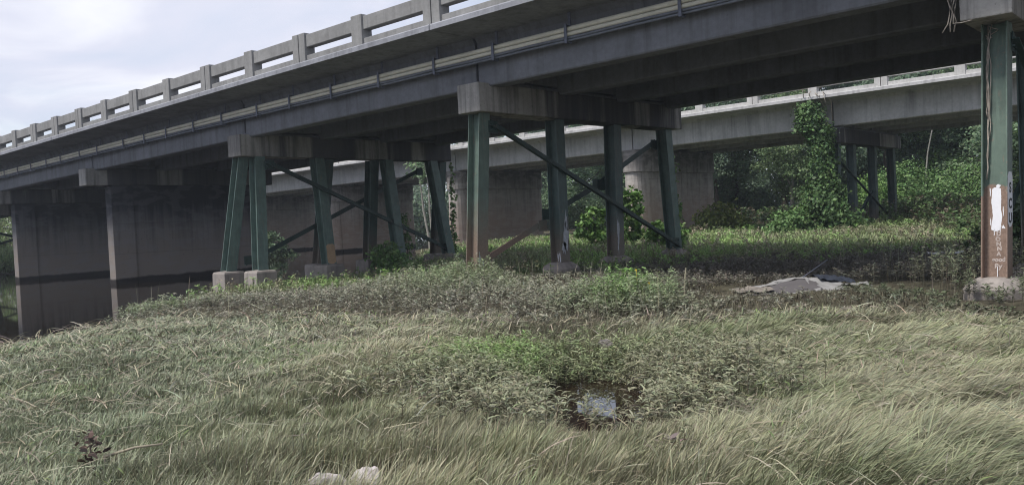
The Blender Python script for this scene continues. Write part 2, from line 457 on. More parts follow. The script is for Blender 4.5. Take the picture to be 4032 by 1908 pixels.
q = np.stack([idx[:-1, :-1], idx[:-1, 1:], idx[1:, 1:], idx[1:, :-1]], -1).reshape(-1, 4)
T = np.concatenate([q[:, [0, 1, 2]], q[:, [0, 2, 3]]])
g = tri_mesh("ground", np.stack([XX.ravel(), YY.ravel(), HH.ravel()], 1), T, None, M["soil"], smooth=True)
tag(g, "dark soil of the river bank and the ground under the bridges", "ground", kind="structure")

pts = [tuple(p) for p in NEAR_SHORE + np.array([2.2, 0])] + [tuple(p) for p in FAR_SHORE[::-1] - np.array([6, 0])]
bm = bmesh.new()
vs = [bm.verts.new((*w_xy(a, b), 0.0)) for a, b in pts]
fc = bm.faces.new(vs); bmesh.ops.triangulate(bm, faces=[fc]); bmesh.ops.recalc_face_normals(bm, faces=bm.faces)
if bm.faces[0:1] and next(iter(bm.faces)).normal.z < 0: bmesh.ops.reverse_faces(bm, faces=bm.faces)
me = bpy.data.meshes.new("river"); bm.to_mesh(me); bm.free(); me.materials.append(M["water"])
ro = bpy.data.objects.new("river", me); COL.objects.link(ro)
tag(ro, "still brown river mirroring the wall piers", "river", kind="structure")

mb = MB()
ring = []
for k in range(48):
    a = 2 * math.pi * k / 48
    rad = 1.45 * (1 + 0.12 * math.sin(3 * a + 1) + 0.07 * math.sin(5 * a))
    x, y = w_xy(POND[0] + POND[2] * rad * math.cos(a), POND[1] + (POND[4] if math.sin(a) > 0 else POND[3]) * rad * math.sin(a))
    ring.append((x, y, 0.02))
mb.add(ring, [tuple(range(48))])
po = mb.build("puddle", M["puddle"])
tag(po, "small dark puddle among weeds mirroring a patch of sky", "puddle", kind="structure")

# ------------------------------------------------------------------ bridges
XB4 = -13.834
def zg1(x): return CAMZ + 0.0147 * (x - XB4) - 0.0001 * (x - XB4) ** 2 * (1 if x < 5 else 0.5)
def zg2(x): return CAMZ + 0.0101 * (x + 13.957)
POST1 = [-89.5, -87.3, -85.1, -82.9, -80.7, -78.5, -76.3, -74.1, -71.9, -69.7, -67.5, -65.3, -63.1, -60.9, -58.7, -56.6, -54.4, -52.2, -50.0, -47.9, -45.7, -43.5, -41.35, -39.24, -37.12, -34.97, -32.75, -30.61, -28.34, -26.05, -23.63, -21.27, -18.86, -16.46, -13.83, -11.1, -8.4, -5.7, -3.0, -0.3, 2.4, 5.1, 7.8]
POST2 = [-89.0, -86.1, -83.2, -80.3, -77.4, -74.5, -71.6, -68.7, -65.8, -62.9, -60.0, -57.1, -54.2, -51.3, -48.2, -45.1, -42.09, -39.1, -36.12, -33.6, -31.23, -28.4, -25.6, -22.8, -19.96, -17.19, -14.35, -11.42, -8.37, -5.5, -2.6, 0.3]

def superstructure(root, zg, y0, y1, zcb, zct, zrt, gird_y, zgb, posts, joints, x0, x1, mats, label_near):
    xs = list(np.arange(x0, x1 + 0.01, 2.4)); xs[-1] = x1
    yc = 0.5 * (y0 + y1)
    hgt = zrt - zct
    # slab with a chamfered lip on both edges
    prof = [(y0, zcb), (y1, zcb), (y1, zct - 0.03), (y1 - 0.03, zct), (y1 - 0.5, zct), (yc, zct + 0.06), (y0 + 0.5, zct), (y0 + 0.03, zct), (y0, zct - 0.03)]
    for a, b in zip([x0] + joints, joints + [x1]):
        st = [x for x in xs if a + 0.3 < x < b - 0.3]
        MB().xsweep(prof, [a + 0.012] + st + [b - 0.012], zg).build("deck_slab", mats["deck"], root)
    MB().xsweep([(y0 + 0.6, zct + 0.004), (y1 - 0.6, zct + 0.004), (y1 - 0.6, zct + 0.03), (yc, zct + 0.11), (y0 + 0.6, zct + 0.03)], xs, zg).build("road_surface", M["asphalt"], root)
    # railings
    for side in (0, 1):
        s = 1 if side == 0 else -1
        yb = y0 if side == 0 else y1
        f0, f1 = yb + s * 0.13, yb + s * 0.36
        rl = MB()
        lo_t = zct + hgt * 0.235
        for a, b in zip(posts[:-1], posts[1:]):
            rl.xsweep([(f0, zct), (f1, zct), (f1, lo_t), (f0, lo_t)], [a + 0.1, b - 0.1], zg)
        low = rl.build("railing", mats["rail"], root, bevel=0.012)
        rl = MB()
        for a, b in zip(posts[:-1], posts[1:]):
            rl.xsweep([(f0, zrt - hgt * 0.46), (f1, zrt - hgt * 0.46), (f1, zrt), (f0, zrt)], [a + 0.1, b - 0.1], zg)
        rl.build("top_rail", mats["rail"], low, bevel=0.014)
        b = base_of(root)
        pm = {}
        for kind in (0, 1):
            w = 0.2 if kind == 0 else 0.27
            p = MB(); pz = zrt + 0.055 - zct
            g0, g1 = (yb + s * 0.075, yb + s * 0.40)
            ya, yb2 = min(g0, g1), max(g0, g1)
            if kind == 0: p.box(-w, w, ya, yb2, 0, pz)
            else:
                p.box(-w, -0.014, ya, yb2, 0, pz); p.box(0.014, w, ya, yb2, 0, pz)
            o = p.build("post", mats["rail"], None, bevel=0.018)
            pm[kind] = o.data; bpy.data.objects.remove(o)
        jset = [j for j in joints]
        for i, px in enumerate(posts):
            kind = 1 if (len(posts) + i) % 2 == 1 or min([abs(px - j) for j in jset] + [9]) < 0.3 else 0
            o = bpy.data.objects.new("post", pm[kind]); COL.objects.link(o); o.parent = low
            o.location = (px - b[0], -b[1], zct + zg(px) - b[2])
    # girders: one per line and span
    top = zcb + 0.002
    for a, bb in zip([x0] + joints, joints + [x1]):
        for gy in gird_y:
            hh = top - zgb
            pr = [(-0.20, 0), (0.20, 0), (0.23, 0.03), (0.23, hh - 0.14), (0.33, hh), (-0.33, hh), (-0.23, hh - 0.14), (-0.23, 0.03)]
            st = [x for x in xs if a + 0.4 < x < bb - 0.4]
            MB().xsweep([(gy + u, zgb + v) for u, v in pr], [a + 0.04] + st + [bb - 0.04], zg).build("girder", mats["girder"], root)
    for j in joints:
        for sgn in (-1, 1):
            dm = MB()
            for ga, gb in zip(gird_y[:-1], gird_y[1:]):
                x_ = j + sgn * 0.22
                dm.box(x_ - 0.1, x_ + 0.1, ga + 0.232, gb - 0.232, zgb + 0.2 + zg(j), zcb + zg(j) - 0.145)
            dm.build("diaphragm", mats["girder"], root)

J1 = [-78.0, -67.3, -56.5, -45.69, -35.1, -23.9, -13.83, -3.03, 7.8]
f_root = empty("road_bridge", (-13.8, 13.4, 4.0), 0, "long grey concrete road bridge on green steel piles with pipes along its edge", "bridge")
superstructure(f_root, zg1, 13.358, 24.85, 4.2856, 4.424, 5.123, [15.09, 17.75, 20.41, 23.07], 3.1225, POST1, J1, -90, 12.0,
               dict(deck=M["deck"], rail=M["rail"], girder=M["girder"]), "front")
J2 = [-76.0, -64.4, -51.3, -38.0, -24.74, -14.0, -2.9]
r_root = empty("road_bridge", (-14, 38.0, 4.0), ROT2, "paler parallel concrete bridge standing behind the piles, with vines on one bent", "bridge")
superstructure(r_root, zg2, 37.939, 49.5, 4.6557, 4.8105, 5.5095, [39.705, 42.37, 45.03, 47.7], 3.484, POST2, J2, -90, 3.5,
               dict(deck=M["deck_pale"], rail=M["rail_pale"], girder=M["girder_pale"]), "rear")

# pipes and their hangers
YP, ZP = 14.593, 3.653
HANG = [-64.0, -62.3, -60.6, -58.9, -57.2, -55.5, -53.8, -52.1, -50.4, -48.8, -47.1, -45.5, -43.85, -42.19, -40.62, -38.88, -37.38, -35.49, -33.86, -31.6, -29.95, -28.34, -26.48, -24.7, -22.68, -20.98, -19.02, -17.02, -14.95, -13.01, -10.92, -8.19, -5.9, -3.6, -1.3, 1.0, 3.3]
pxs = list(np.arange(-66, 6.1, 1.5))
for k, (zo, yo, rad, mk, lab) in enumerate([
        (0.245, 0.0, 0.052, "pipe", "uppermost cream pipe slung under the edge of the front deck"),
        (0.140, 0.0, 0.047, "pipe", "second cream pipe, just below the uppermost one under the front deck"),
        (0.065, -0.015, 0.026, "pipe_blue", "thin blue grey pipe directly under the two cream pipes"),
        (0.010, 0.01, 0.026, "pipe_blue", "lowest blue grey pipe, sagging a little at the foot of the pipe hangers")]):
    sag = 0.0 if k < 2 else 0.012
    o = MB().tube([(x, YP + yo, ZP + zo + zg1(x) + sag * math.sin(x * 2.1 + k)) for x in pxs], rad, 10).build("utility_pipe", M[mk], None, smooth=True)
    tag(o, lab, "pipe", "pipes hung along the front bridge")
hb = base_of(f_root)
hm = MB()
hm.box(-0.035, 0.035, -0.085, -0.068, -0.04, 0.34); hm.box(-0.035, 0.035, 0.068, 0.085, -0.04, 0.62); hm.box(-0.035, 0.035, -0.085, 0.085, -0.057, -0.04); hm.box(-0.035, 0.035, -0.068, 0.068, 0.31, 0.327)
ho = hm.build("pipe_hanger", M["strap"], None); hme = ho.data; bpy.data.objects.remove(ho)
for x in HANG:
    o = bpy.data.objects.new("pipe_hanger", hme); COL.objects.link(o); o.parent = f_root
    o.location = (x - hb[0], YP - hb[1], ZP + zg1(x) - hb[2])

# ------------------------------------------------------------------ bents on steel piles
def hpile(top, bot, d=0.36, b=0.36, tf=0.022, tw=0.022):
    x, y = d / 2, b / 2
    pr = [(-x, -y), (-x + tf, -y), (-x + tf, -tw / 2), (x - tf, -tw / 2), (x - tf, -y), (x, -y), (x, y), (x - tf, y), (x - tf, tw / 2), (-x + tf, tw / 2), (-x + tf, y), (-x, y)]
    return MB().loft([[(p[0] + u, p[1] + v, p[2]) for u, v in pr] for p in (bot, top)])
def strut(a, b, w=0.15, t=0.016, nx=1):
    """an angle section between two points of a plane x = const"""
    a, b = Vector(a), Vector(b); t_ = (b - a).normalized(); n = Vector((nx, 0, 0)); s = t_.cross(n).normalized()
    out = MB()
    def bar(u0, u1, n0, n1):
        rings = []
        for p in (a, b):
            rings.append([p + s * u0 + n * n0, p + s * u1 + n * n0, p + s * u1 + n * n1, p + s * u0 + n * n1])
        out.loft(rings)
    bar(-w / 2, w / 2, 0, t); bar(w / 2 - t, w / 2, t, t + 0.09)
    return out
def cap_mesh(x, y0, y1, zb, zt, hw, notch=True):
    c = MB()
    c.box(x - hw, x + hw, y0 + 0.0, y1, zb, zt)
    return c
def dome_footing(x, y, zt, r0=0.24, r1=0.42, zs=0.16, zb=-0.3, n=8):
    rings = []
    for rr, z in ((r1 * 1.02, zb), (r1, zt - zs), (r1 * 0.85, zt - zs * 0.45), (r0, zt), (0.02, zt + 0.005)):
        rings.append([(x + rr * math.copysign(min(1, abs(math.cos(a)) * 1.18), math.cos(a)), y + rr * math.copysign(min(1, abs(math.sin(a)) * 1.18), math.sin(a)), z) for a in [2 * math.pi * (k + 0.5) / 16 for k in range(16)]])
    return MB().loft(rings)
def block_footing(x, y, zt, w=0.36, zb=-0.4):
    rings = []
    for rr, z in ((w * 1.06, zb), (w, zt - 0.05), (w * 0.93, zt), (w * 0.3, zt + 0.03)):
        rings.append([(x + sx * rr, y + sy * rr, z) for sx, sy in ((-1, -1), (1, -1), (1, 1), (-1, 1))])
    return MB().loft(rings)

def bent(name_label, x, y0, y1, zb, zt, zg, piles, foot_z, mats, kind, rot=0.0, hw=0.355, braces=(), group="pile bents under the bridges"):
    root = empty("pile_bent", (x, y0 + 0.5, 0), rot, name_label, "pile bent", group)
    z0 = zg(x)
    MB().box(x - hw, x + hw, y0, y1, zb + z0, zt + z0).build("pile_cap", mats.get("cap", M["cap"]), root, bevel=0.025)
    MB().box(x - hw * 0.9, x + hw * 0.9, y0 + 0.35, y1 - 0.35, zt + z0 + 0.002, zt + z0 + 0.06).build("bearing_strip", M["girder"], root)
    po = []
    for k, (dxt, yt, dxb, yb, mk) in enumerate(piles):
        o = hpile((x + dxt, yt, zb + z0 - 0.004), (x + dxb, yb, foot_z - 0.01)).build("pile", M[mk], root, bevel=0.003)
        po.append(o)
        f = dome_footing(x + dxb, yb, foot_z) if kind == "dome" else block_footing(x + dxb, yb, foot_z)
        f.build("footing", M["footing"], root, bevel=0.02 if kind != "dome" else 0)
    for (sx, ya, za, yb_, zb_, mk) in braces:
        o = strut((x + sx, ya, za), (x + sx, yb_, zb_), nx=1 if sx > 0 else -1).build("brace", M[mk], root)
        sg = 1 if sx > 0 else -1
        for (yy, z_, dr) in ((ya, za, 1), (yb_, zb_, -1)):
            gp = MB()
            yy += dr * 0.12 * (1 if yb_ > ya else -1); z_ += dr * 0.1 * (1 if zb_ > za else -1)
            gp.box(x + sx - sg * 0.014 - 0.007, x + sx - sg * 0.014 + 0.007, yy - 0.17, yy + 0.17, z_ - 0.14, z_ + 0.14)
            for by in (-.08, .08):
                for bz in (-.06, .06):
                    gp.box(x + sx + sg * 0.011 - 0.021, x + sx + sg * 0.011 + 0.021, yy + by - .016, yy + by + .016, z_ + bz - .016, z_ + bz + .016)
            gp.build("gusset_plate", M[mk], o)
    return root, po

zb4 = 2.526 + zg1(XB4)
b4, p4 = bent("single row bent with four rust footed piles and a dark patched cap among weeds", XB4, 14.506, 23.706, 2.526, 3.2015, zg1,
     [(0, 14.85, 0, 14.5, "green_rust"), (0, 17.73, 0, 17.71, "green_dull"), (0, 20.39, 0, 20.28, "green_dull"), (0, 23.19, 0, 23.53, "green")], 0.66, {}, "dome",
     braces=[(0.19, 15.0, zb4 - 0.22, 23.5, 0.78, "brace"), (-0.19, 23.0, zb4 - 0.35, 19.6, 2.62, "brace"), (-0.19, 20.1, 2.78, 17.3, 1.83, "brace"), (-0.21, 17.4, 1.74, 14.9, 0.86, "brace_rust")])
X3 = -24.038
zb3 = 2.526 + zg1(X3)
b3, p3 = bent("double row bent of splayed green piles on square concrete blocks at the water's edge", X3, 14.506, 23.706, 2.526, 3.2015, zg1,
     [(-0.18, 14.84, -0.55, 14.40, "green"), (0.18, 15.19, 0.55, 14.85, "green"), (0.18, 17.48, 0.55, 17.48, "green"), (-0.18, 18.15, -0.55, 17.87, "green_dull"),
      (-0.18, 20.17, -0.55, 20.10, "green_dull"), (0.18, 20.53, 0.55, 20.61, "green"), (-0.18, 23.6, -0.55, 23.49, "green_dull"), (0.18, 22.76, 0.55, 23.10, "green")], 0.63, {}, "block",
     braces=[(0.52, 15.3, zb3 - 0.18, 23.2, 0.80, "brace"), (-0.52, 22.9, zb3 - 0.25, 15.0, 0.85, "brace")])
X5 = -3.027
zb5 = 2.526 + zg1(X5)
b5, p5 = bent("nearest pile bent, its broad pile rusty below and daubed with white paint and letters", X5, 14.506, 23.706, 2.526, 3.2015, zg1,
     [(0, 15.24, 0, 14.66, "green_line"), (0, 17.75, 0, 17.7, "green_dull"), (0, 20.4, 0, 20.3, "green_dull"), (0, 23.2, 0, 23.5, "green")], 0.60, {}, "dome",
     braces=[(0.19, 15.3, zb5 - 0.2, 23.4, 0.75, "brace"), (-0.19, 23.0, zb5 - 0.3, 15.0, 0.85, "brace")])
b0, p0 = bent("pile bent at the opposite bank, only its braces showing past a wall pier", -56.6, 14.506, 23.706, 2.526, 3.2015, zg1,
     [(-0.18, 14.84, -0.55, 14.40, "green_dull"), (0.18, 15.19, 0.55, 14.85, "green_dull"), (0.18, 17.48, 0.55, 17.48, "green_dull"), (-0.18, 18.15, -0.55, 17.87, "green_dull"),
      (0.18, 20.53, 0.55, 20.61, "green_dull"), (-0.18, 23.6, -0.55, 23.49, "green_dull")], 0.75, {}, "block",
     braces=[(0.52, 15.3, zg1(-56) + 2.3, 23.2, 0.95, "brace"), (0.55, 23.0, zg1(-56) + 2.3, 15.0, 0.95, "brace")])
XE = -13.957
zbE = 2.716 + zg2(XE)
bE, pE = bent("bent of the rear bridge smothered in climbing vine at its near end", XE, 39.125, 48.325, 2.716, 3.371, zg2,
     [(0, 39.6, 0, 39.2, "green_dull"), (0, 41.6, 0, 41.55, "green_dull"), (0, 44.69, 0, 44.6, "green_dull"), (0, 47.71, 0, 47.8, "green_dull")], 0.42, {}, "dome", rot=ROT2,
     braces=[(0.19, 39.7, zbE - 0.9, 47.6, 0.6, "brace"), (0.2, 40.2, 0.45, 43.8, 2.4, "brace")])

# ------------------------------------------------------------------ wall piers
def wall_pier(label, x, yc0, yc1, yw0, yw1, zb, zt, zg, mats, rot=0.0, group="wall piers under the bridges", round_=False, hw=0.355):
    root = empty("wall_pier", (x, yw0, -1.0), rot, label, "bridge pier", group)
    z0 = zg(x)
    if not round_:
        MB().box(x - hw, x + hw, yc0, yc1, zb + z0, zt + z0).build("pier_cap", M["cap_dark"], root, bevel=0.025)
        for a, b in ((yw0, yw0 + 0.92), (yw1 - 0.92, yw1)):
            MB().box(x - 0.27, x + 0.27, a, b, -1.2, zb + z0 - 0.003).build("pier_column", mats, root, bevel=0.03)
        MB().box(x - 0.17, x + 0.17, yw0 + 0.923, yw1 - 0.923, -1.2, zb + z0 - 0.003).build("web_wall", mats, root)
    else:
        def oval(yA, yB, r, z, n=10):
            p = []
            for k in range(n + 1):
                a = math.pi + math.pi * k / n; p.append((x + r * math.cos(a), yA + r + r * math.sin(a), z))
            for k in range(n + 1):
                a = math.pi * k / n; p.append((x + r * math.cos(a), yB - r + r * math.sin(a), z))
            return p
        zl = zb + z0 - 0.42
        zc = zt + z0 - 0.02
        MB().loft([oval(yc0, yc1, 0.62, zl), oval(yc0, yc1, 0.62, zc)]).build("pier_cap", M["pier_brown"], root, bevel=0.02)
        for a, b in ((yw0, yw0 + 1.5), (yw1 - 1.5, yw1)):
            MB().loft([oval(a - 0.1, b + 0.1, 0.62, -1.2, 8), oval(a, b, 0.53, zl - 0.003, 8)]).build("pier_column", mats, root)
        MB().box(x - 0.36, x + 0.36, yw0 + 0.7, yw1 - 0.7, -1.2, zl - 0.003).build("web_wall", mats, root)
    return root
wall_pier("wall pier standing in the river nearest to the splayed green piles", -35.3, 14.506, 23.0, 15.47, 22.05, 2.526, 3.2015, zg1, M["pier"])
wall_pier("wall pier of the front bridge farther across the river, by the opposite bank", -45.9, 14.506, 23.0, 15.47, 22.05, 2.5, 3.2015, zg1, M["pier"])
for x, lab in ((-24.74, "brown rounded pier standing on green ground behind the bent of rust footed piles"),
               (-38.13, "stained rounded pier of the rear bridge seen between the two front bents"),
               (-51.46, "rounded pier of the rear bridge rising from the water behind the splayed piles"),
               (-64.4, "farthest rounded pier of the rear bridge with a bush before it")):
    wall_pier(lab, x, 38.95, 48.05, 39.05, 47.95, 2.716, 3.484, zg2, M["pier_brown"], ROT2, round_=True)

# ------------------------------------------------------------------ paint, letters and patches on the piles
def pile_at(top, bot, z):
    k = (z - bot[2]) / (top[2] - bot[2])
    return np.array(bot) + k * (np.array(top) - np.array(bot))
def patch(parent, top, bot, face, z0, z1, u0, u1, mat, name, seed=0, rag=0.25, n=14):
    """an irregular dab of paint on one face of a pile; u runs along the face"""
    rg = np.random.default_rng(seed)
    zs = np.linspace(z0, z1, n)
    sm = lambda: np.interp(np.linspace(0, 6, n), np.arange(7), rg.random(7)) + 0.12 * rg.random(n)
    lo = u0 + (u1 - u0) * rag * sm() * 0.7; hi = u1 - (u1 - u0) * rag * sm() * 0.7
    lo[0] += (u1 - u0) * 0.3; lo[-1] += (u1 - u0) * 0.2; hi[0] -= (u1 - u0) * 0.3; hi[-1] -= (u1 - u0) * 0.2
    mb = MB(); P0 = []; P1 = []
    for z, a, b in zip(zs, lo, hi):
        c = pile_at(top, bot, z)
        row = []
        for off in (0.001, 0.003):
            for u in (a, b):
                if face == "web": row.append((c[0] + u, c[1] - 0.011 - off, z))
                elif face == "+x": row.append((c[0] + 0.18 + off, c[1] + u, z))
                elif face == "-y": row.append((c[0] - 0.169, c[1] - 0.18 - off, z))
        P0.append(row)
    rings = [[r[0], r[1], r[3], r[2]] for r in P0]
    mb.loft(rings)
    return mb.build(name, M[mat], parent)
def letters(parent, text, size, pos, up, right, mat, name, off=0.012, wide=1.0):
    cu = bpy.data.curves.new("t", "FONT"); cu.body = text; cu.size = size; cu.offset = off * size; cu.extrude = 0.0012
    cu.align_x = "CENTER"; cu.align_y = "CENTER"
    ob = bpy.data.objects.new("t", cu); COL.objects.link(ob)
    bpy.context.view_layer.update()
    me = bpy.data.meshes.new_from_object(ob.evaluated_get(bpy.context.evaluated_depsgraph_get()))
    up = Vector(up).normalized(); right = Vector(right).normalized(); nrm = right.cross(up)
    mb = MB()
    mb.add([Vector(pos) + right * v.co.x * wide + up * v.co.y + nrm * v.co.z for v in me.vertices], [tuple(p.vertices) for p in me.polygons])
    bpy.data.objects.remove(ob); bpy.data.curves.remove(cu); bpy.data.meshes.remove(me)
    return mb.build(name, M[mat], parent)

T5, B5 = (X5, 15.24, zb5), (X5, 14.66, 0.59)
up5 = Vector(T5) - Vector(B5)
wp = patch(p5[0], T5, B5, "web", 1.30, 1.97, -0.078, 0.088, "white", "white_paint_dab", 3, 0.28, 30)
for z, ch in ((1.255, "D"), (1.175, "O"), (1.10, "N"), (1.03, "N"), (0.95, "A")):
    c = pile_at(T5, B5, z)
    letters(p5[0], ch, 0.085, (c[0] + 0.03 + 0.01 * math.sin(z * 20), c[1] - 0.0135, z), up5, (1, 0.03 * math.sin(z * 31), 0.12 * math.sin(z * 57)), "scrawl", "scrawled_letter", 0.05)
c = pile_at(T5, B5, 0.865); letters(p5[0], "good", 0.088, (c[0] + 0.03, c[1] - 0.0135, 0.865), up5, (1, 0, 0.02), "scrawl", "scrawled_word", 0.05)
c = pile_at(T5, B5, 0.765); letters(p5[0], "By", 0.10, (c[0] + 0.025, c[1] - 0.0135, 0.765), up5, (1, 0, 0.03), "scrawl", "scrawled_word", 0.05)
c0 = pile_at(T5, B5, 0.61); c1 = pile_at(T5, B5, 0.76)
MB().tube([(c0[0] + 0.02, c0[1] - 0.03, 0.61), (c1[0] + 0.015, c1[1] - 0.02, 0.76)], 0.006, 6).build("white_drip", M["white"], p5[0])
sc = patch(p5[0], T5, B5, "+x", 1.36, 2.2, -0.172, 0.172, "white", "pale_paint_dab", 5, 0.08)
for z, ch in ((1.95, "S"), (1.71, "C"), (1.49, "U")):
    c = pile_at(T5, B5, z)
    letters(p5[0], ch, 0.21, (c[0] + 0.1845, c[1], z), up5, (0, 1, 0), "ink", "sprayed_letter", 0.035, 1.5)

BLOT5 = [(1.29, -.03, .05, .006), (1.31, .05, .06, .005), (1.27, .01, .04, .004), (1.99, .02, .03, .03), (1.9, -.085, .05, .008), (1.6, .092, .07, .006), (1.45, -.082, .05, .007), (1.36, .09, .025, .02)]
def pp(k, pl, xb, zb, fz):
    a = pl[k]; return (xb + a[0], a[1], zb), (xb + a[2], a[3], fz - 0.01)
PL4 = [(0, 14.85, 0, 14.5), (0, 17.73, 0, 17.71), (0, 20.39, 0, 20.28), (0, 23.19, 0, 23.53)]
t_, b_ = pp(1, PL4, XB4, zb4, 0.66)
def blots(parent, top, bot, face, spots, mat, name, seed):
    """separate flakes of old paint: (z, u, half height, half width)"""
    rg = np.random.default_rng(seed); mb = MB()
    for (z, u, hh, hw) in spots:
        k = 16; rad = np.clip(1 + rg.normal(0, .28, k), .45, 1.6); c0 = len(mb.v); front = []; back = []
        for a in range(k):
            q_ = 2 * math.pi * a / k; zz = z + hh * rad[a] * math.sin(q_); uu = u + hw * rad[a] * math.cos(q_); c = pile_at(top, bot, zz)
            uu = max(-.172, min(.172, uu))
            for off, lst in ((.0006, back), (.003, front)):
                lst.append((c[0] + .18 + off, c[1] + uu, zz) if face == "+x" else (c[0] + uu, c[1] - .011 - off, zz))
        mb.loft([back, front])
    return mb.build(name, M[mat], parent)
blots(p5[0], T5, B5, "web", BLOT5, "white", "white_flecks", 31)
t_, b_ = pp(1, PL4, XB4, zb4, 0.66)
for dz in range(1):
    blots(p4[1], t_, b_, "+x", [(1.75, .06, .22, .05), (1.30, .03, .34, .10), (1.05, -.05, .14, .09)], "peel", "peeling_paint", 21)
    blots(p4[1], t_, b_, "web", [(0.80, .0, .12, .02), (0.85, .06, .16, .02), (0.82, -.07, .10, .015)], "white", "white_drips", 22)
t_, b_ = pp(2, PL4, XB4, zb4, 0.66)
blots(p4[2], t_, b_, "+x", [(1.42, -.10, .32, .05), (1.0, -.12, .2, .035)], "peel", "peeling_paint", 23)
t_, b_ = pp(0, PL4, XB4, zb4, 0.66)
patch(p4[0], t_, b_, "-y", 0.75, 1.3, 0, 0, "white", "white_paint_streak", 24, 0.3)
blots(p4[0], t_, b_, "+x", [(0.95, -.10, .16, .025), (0.85, .02, .08, .02)], "peel", "peeling_paint", 25)
patch(p3[2], (X3 + 0.18, 17.48, zb3), (X3 + 0.55, 17.48, 0.62), "+x", 0.66, 1.32, -0.178, 0.178, "tan", "tan_paint_patch", 26, 0.05)

# ------------------------------------------------------------------ leaf and blade builders
def strips(B, az, th0, th1, Ln, W, prof, c0, c1, roll=None, ts=(0.0, 0.35, 0.7, 1.0)):
    """curved tapering strips, all at once: blades of grass, lance leaves, thin stalks"""
    n = len(B); ts = np.array(ts); nl = len(ts)
    hx, hy = np.cos(az), np.sin(az)
    P = [B]; Tn = []
    for i in range(nl):
        th = th0 + (th1 - th0) * ts[i]
        Tn.append(np.stack([np.sin(th) * hx, np.sin(th) * hy, np.cos(th)], 1))
    for i in range(1, nl):
        P.append(P[-1] + (Tn[i - 1] + Tn[i]) * 0.5 * ((ts[i] - ts[i - 1]) * Ln)[:, None])
    hz = np.stack([-hy, hx, np.zeros(n)], 1)
    V, C = [], []
    for i in range(nl):
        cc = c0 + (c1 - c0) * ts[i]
        if i == nl - 1:
            V.append(P[i]); C.append(cc); break
        w = hz
        if roll is not None:
            w = np.cos(roll)[:, None] * hz + np.sin(roll)[:, None] * np.cross(Tn[i], hz)
        o = w * (0.5 * W * prof[i])[:, None]
        V += [P[i] - o, P[i] + o]; C += [cc, cc]
    per = 2 * (nl - 1) + 1
    VV = np.stack(V, 1).reshape(-1, 3); CC = np.stack(C, 1).reshape(-1, 3)
    t = []
    for i in range(nl - 2):
        a = 2 * i; t += [(a, a + 1, a + 3), (a, a + 3, a + 2)]
    a = 2 * (nl - 2); t.append((a, a + 1, a + 2))
    t = np.array(t)
    TT = (np.arange(n)[:, None, None] * per + t[None]).reshape(-1, 3)
    return VV, TT, CC
def merge(parts):
    V, T, C, k = [], [], [], 0
    for v, t, c in parts:
        V.append(v); T.append(t + k); C.append(c); k += len(v)
    return np.concatenate(V), np.concatenate(T), np.concatenate(C)
BLADE = (0.8, 1.0, 0.7); LANCE = (0.25, 1.0, 0.75)
def jit(col, n, v=0.2, hue=0.06):
    col = np.asarray(col, float)
    if col.ndim == 1: col = np.repeat(col[None], n, 0)
    k = 1 + v * rng.standard_normal(n)[:, None] + hue * rng.standard_normal((n, 3))
    return np.clip(col * np.clip(k, 0.35, 1.9), 0.004, 0.9)
def lerp(a, b, t):
    return np.asarray(a) + (np.asarray(b) - np.asarray(a)) * np.asarray(t)[:, None]

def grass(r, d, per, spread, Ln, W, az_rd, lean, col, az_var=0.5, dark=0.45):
    """tufts at (r, d): per blades each"""
    n = len(r); k = np.repeat(np.arange(n), per); N = len(k)
    rr = r[k] + rng.normal(0, 1, N) * spread; dd = d[k] + rng.normal(0, 1, N) * spread
    x, y = w_xy(rr, dd); z = height(rr, dd) - 0.01
    av = az_var if np.ndim(az_var) == 0 else az_var[k]
    orr, odd = rr - r[k], dd - d[k]; om = np.hypot(orr, odd) + 1e-6
    az = np.arctan2(odd / om * 0.55 * av + np.sin(az_rd[k]), orr / om * 0.55 * av + np.cos(az_rd[k])) + YAW + rng.normal(0, 0.6, N) * av
    th0 = np.abs(rng.normal(0.15, 0.25, N)) + lean[k] * 0.25
    th1 = np.clip(lean[k] + rng.normal(0.1, 0.42, N), 0.1, 2.3)
    L = Ln[k] * rng.uniform(0.6, 1.2, N)
    cc = jit(col[k], N, 0.30, 0.05)
    return strips(np.stack([x, y, z], 1), az, th0, th1, L, W[k] * rng.uniform(0.7, 1.25, N), BLADE, cc * dark, cc, rng.normal(0, 0.5, N))

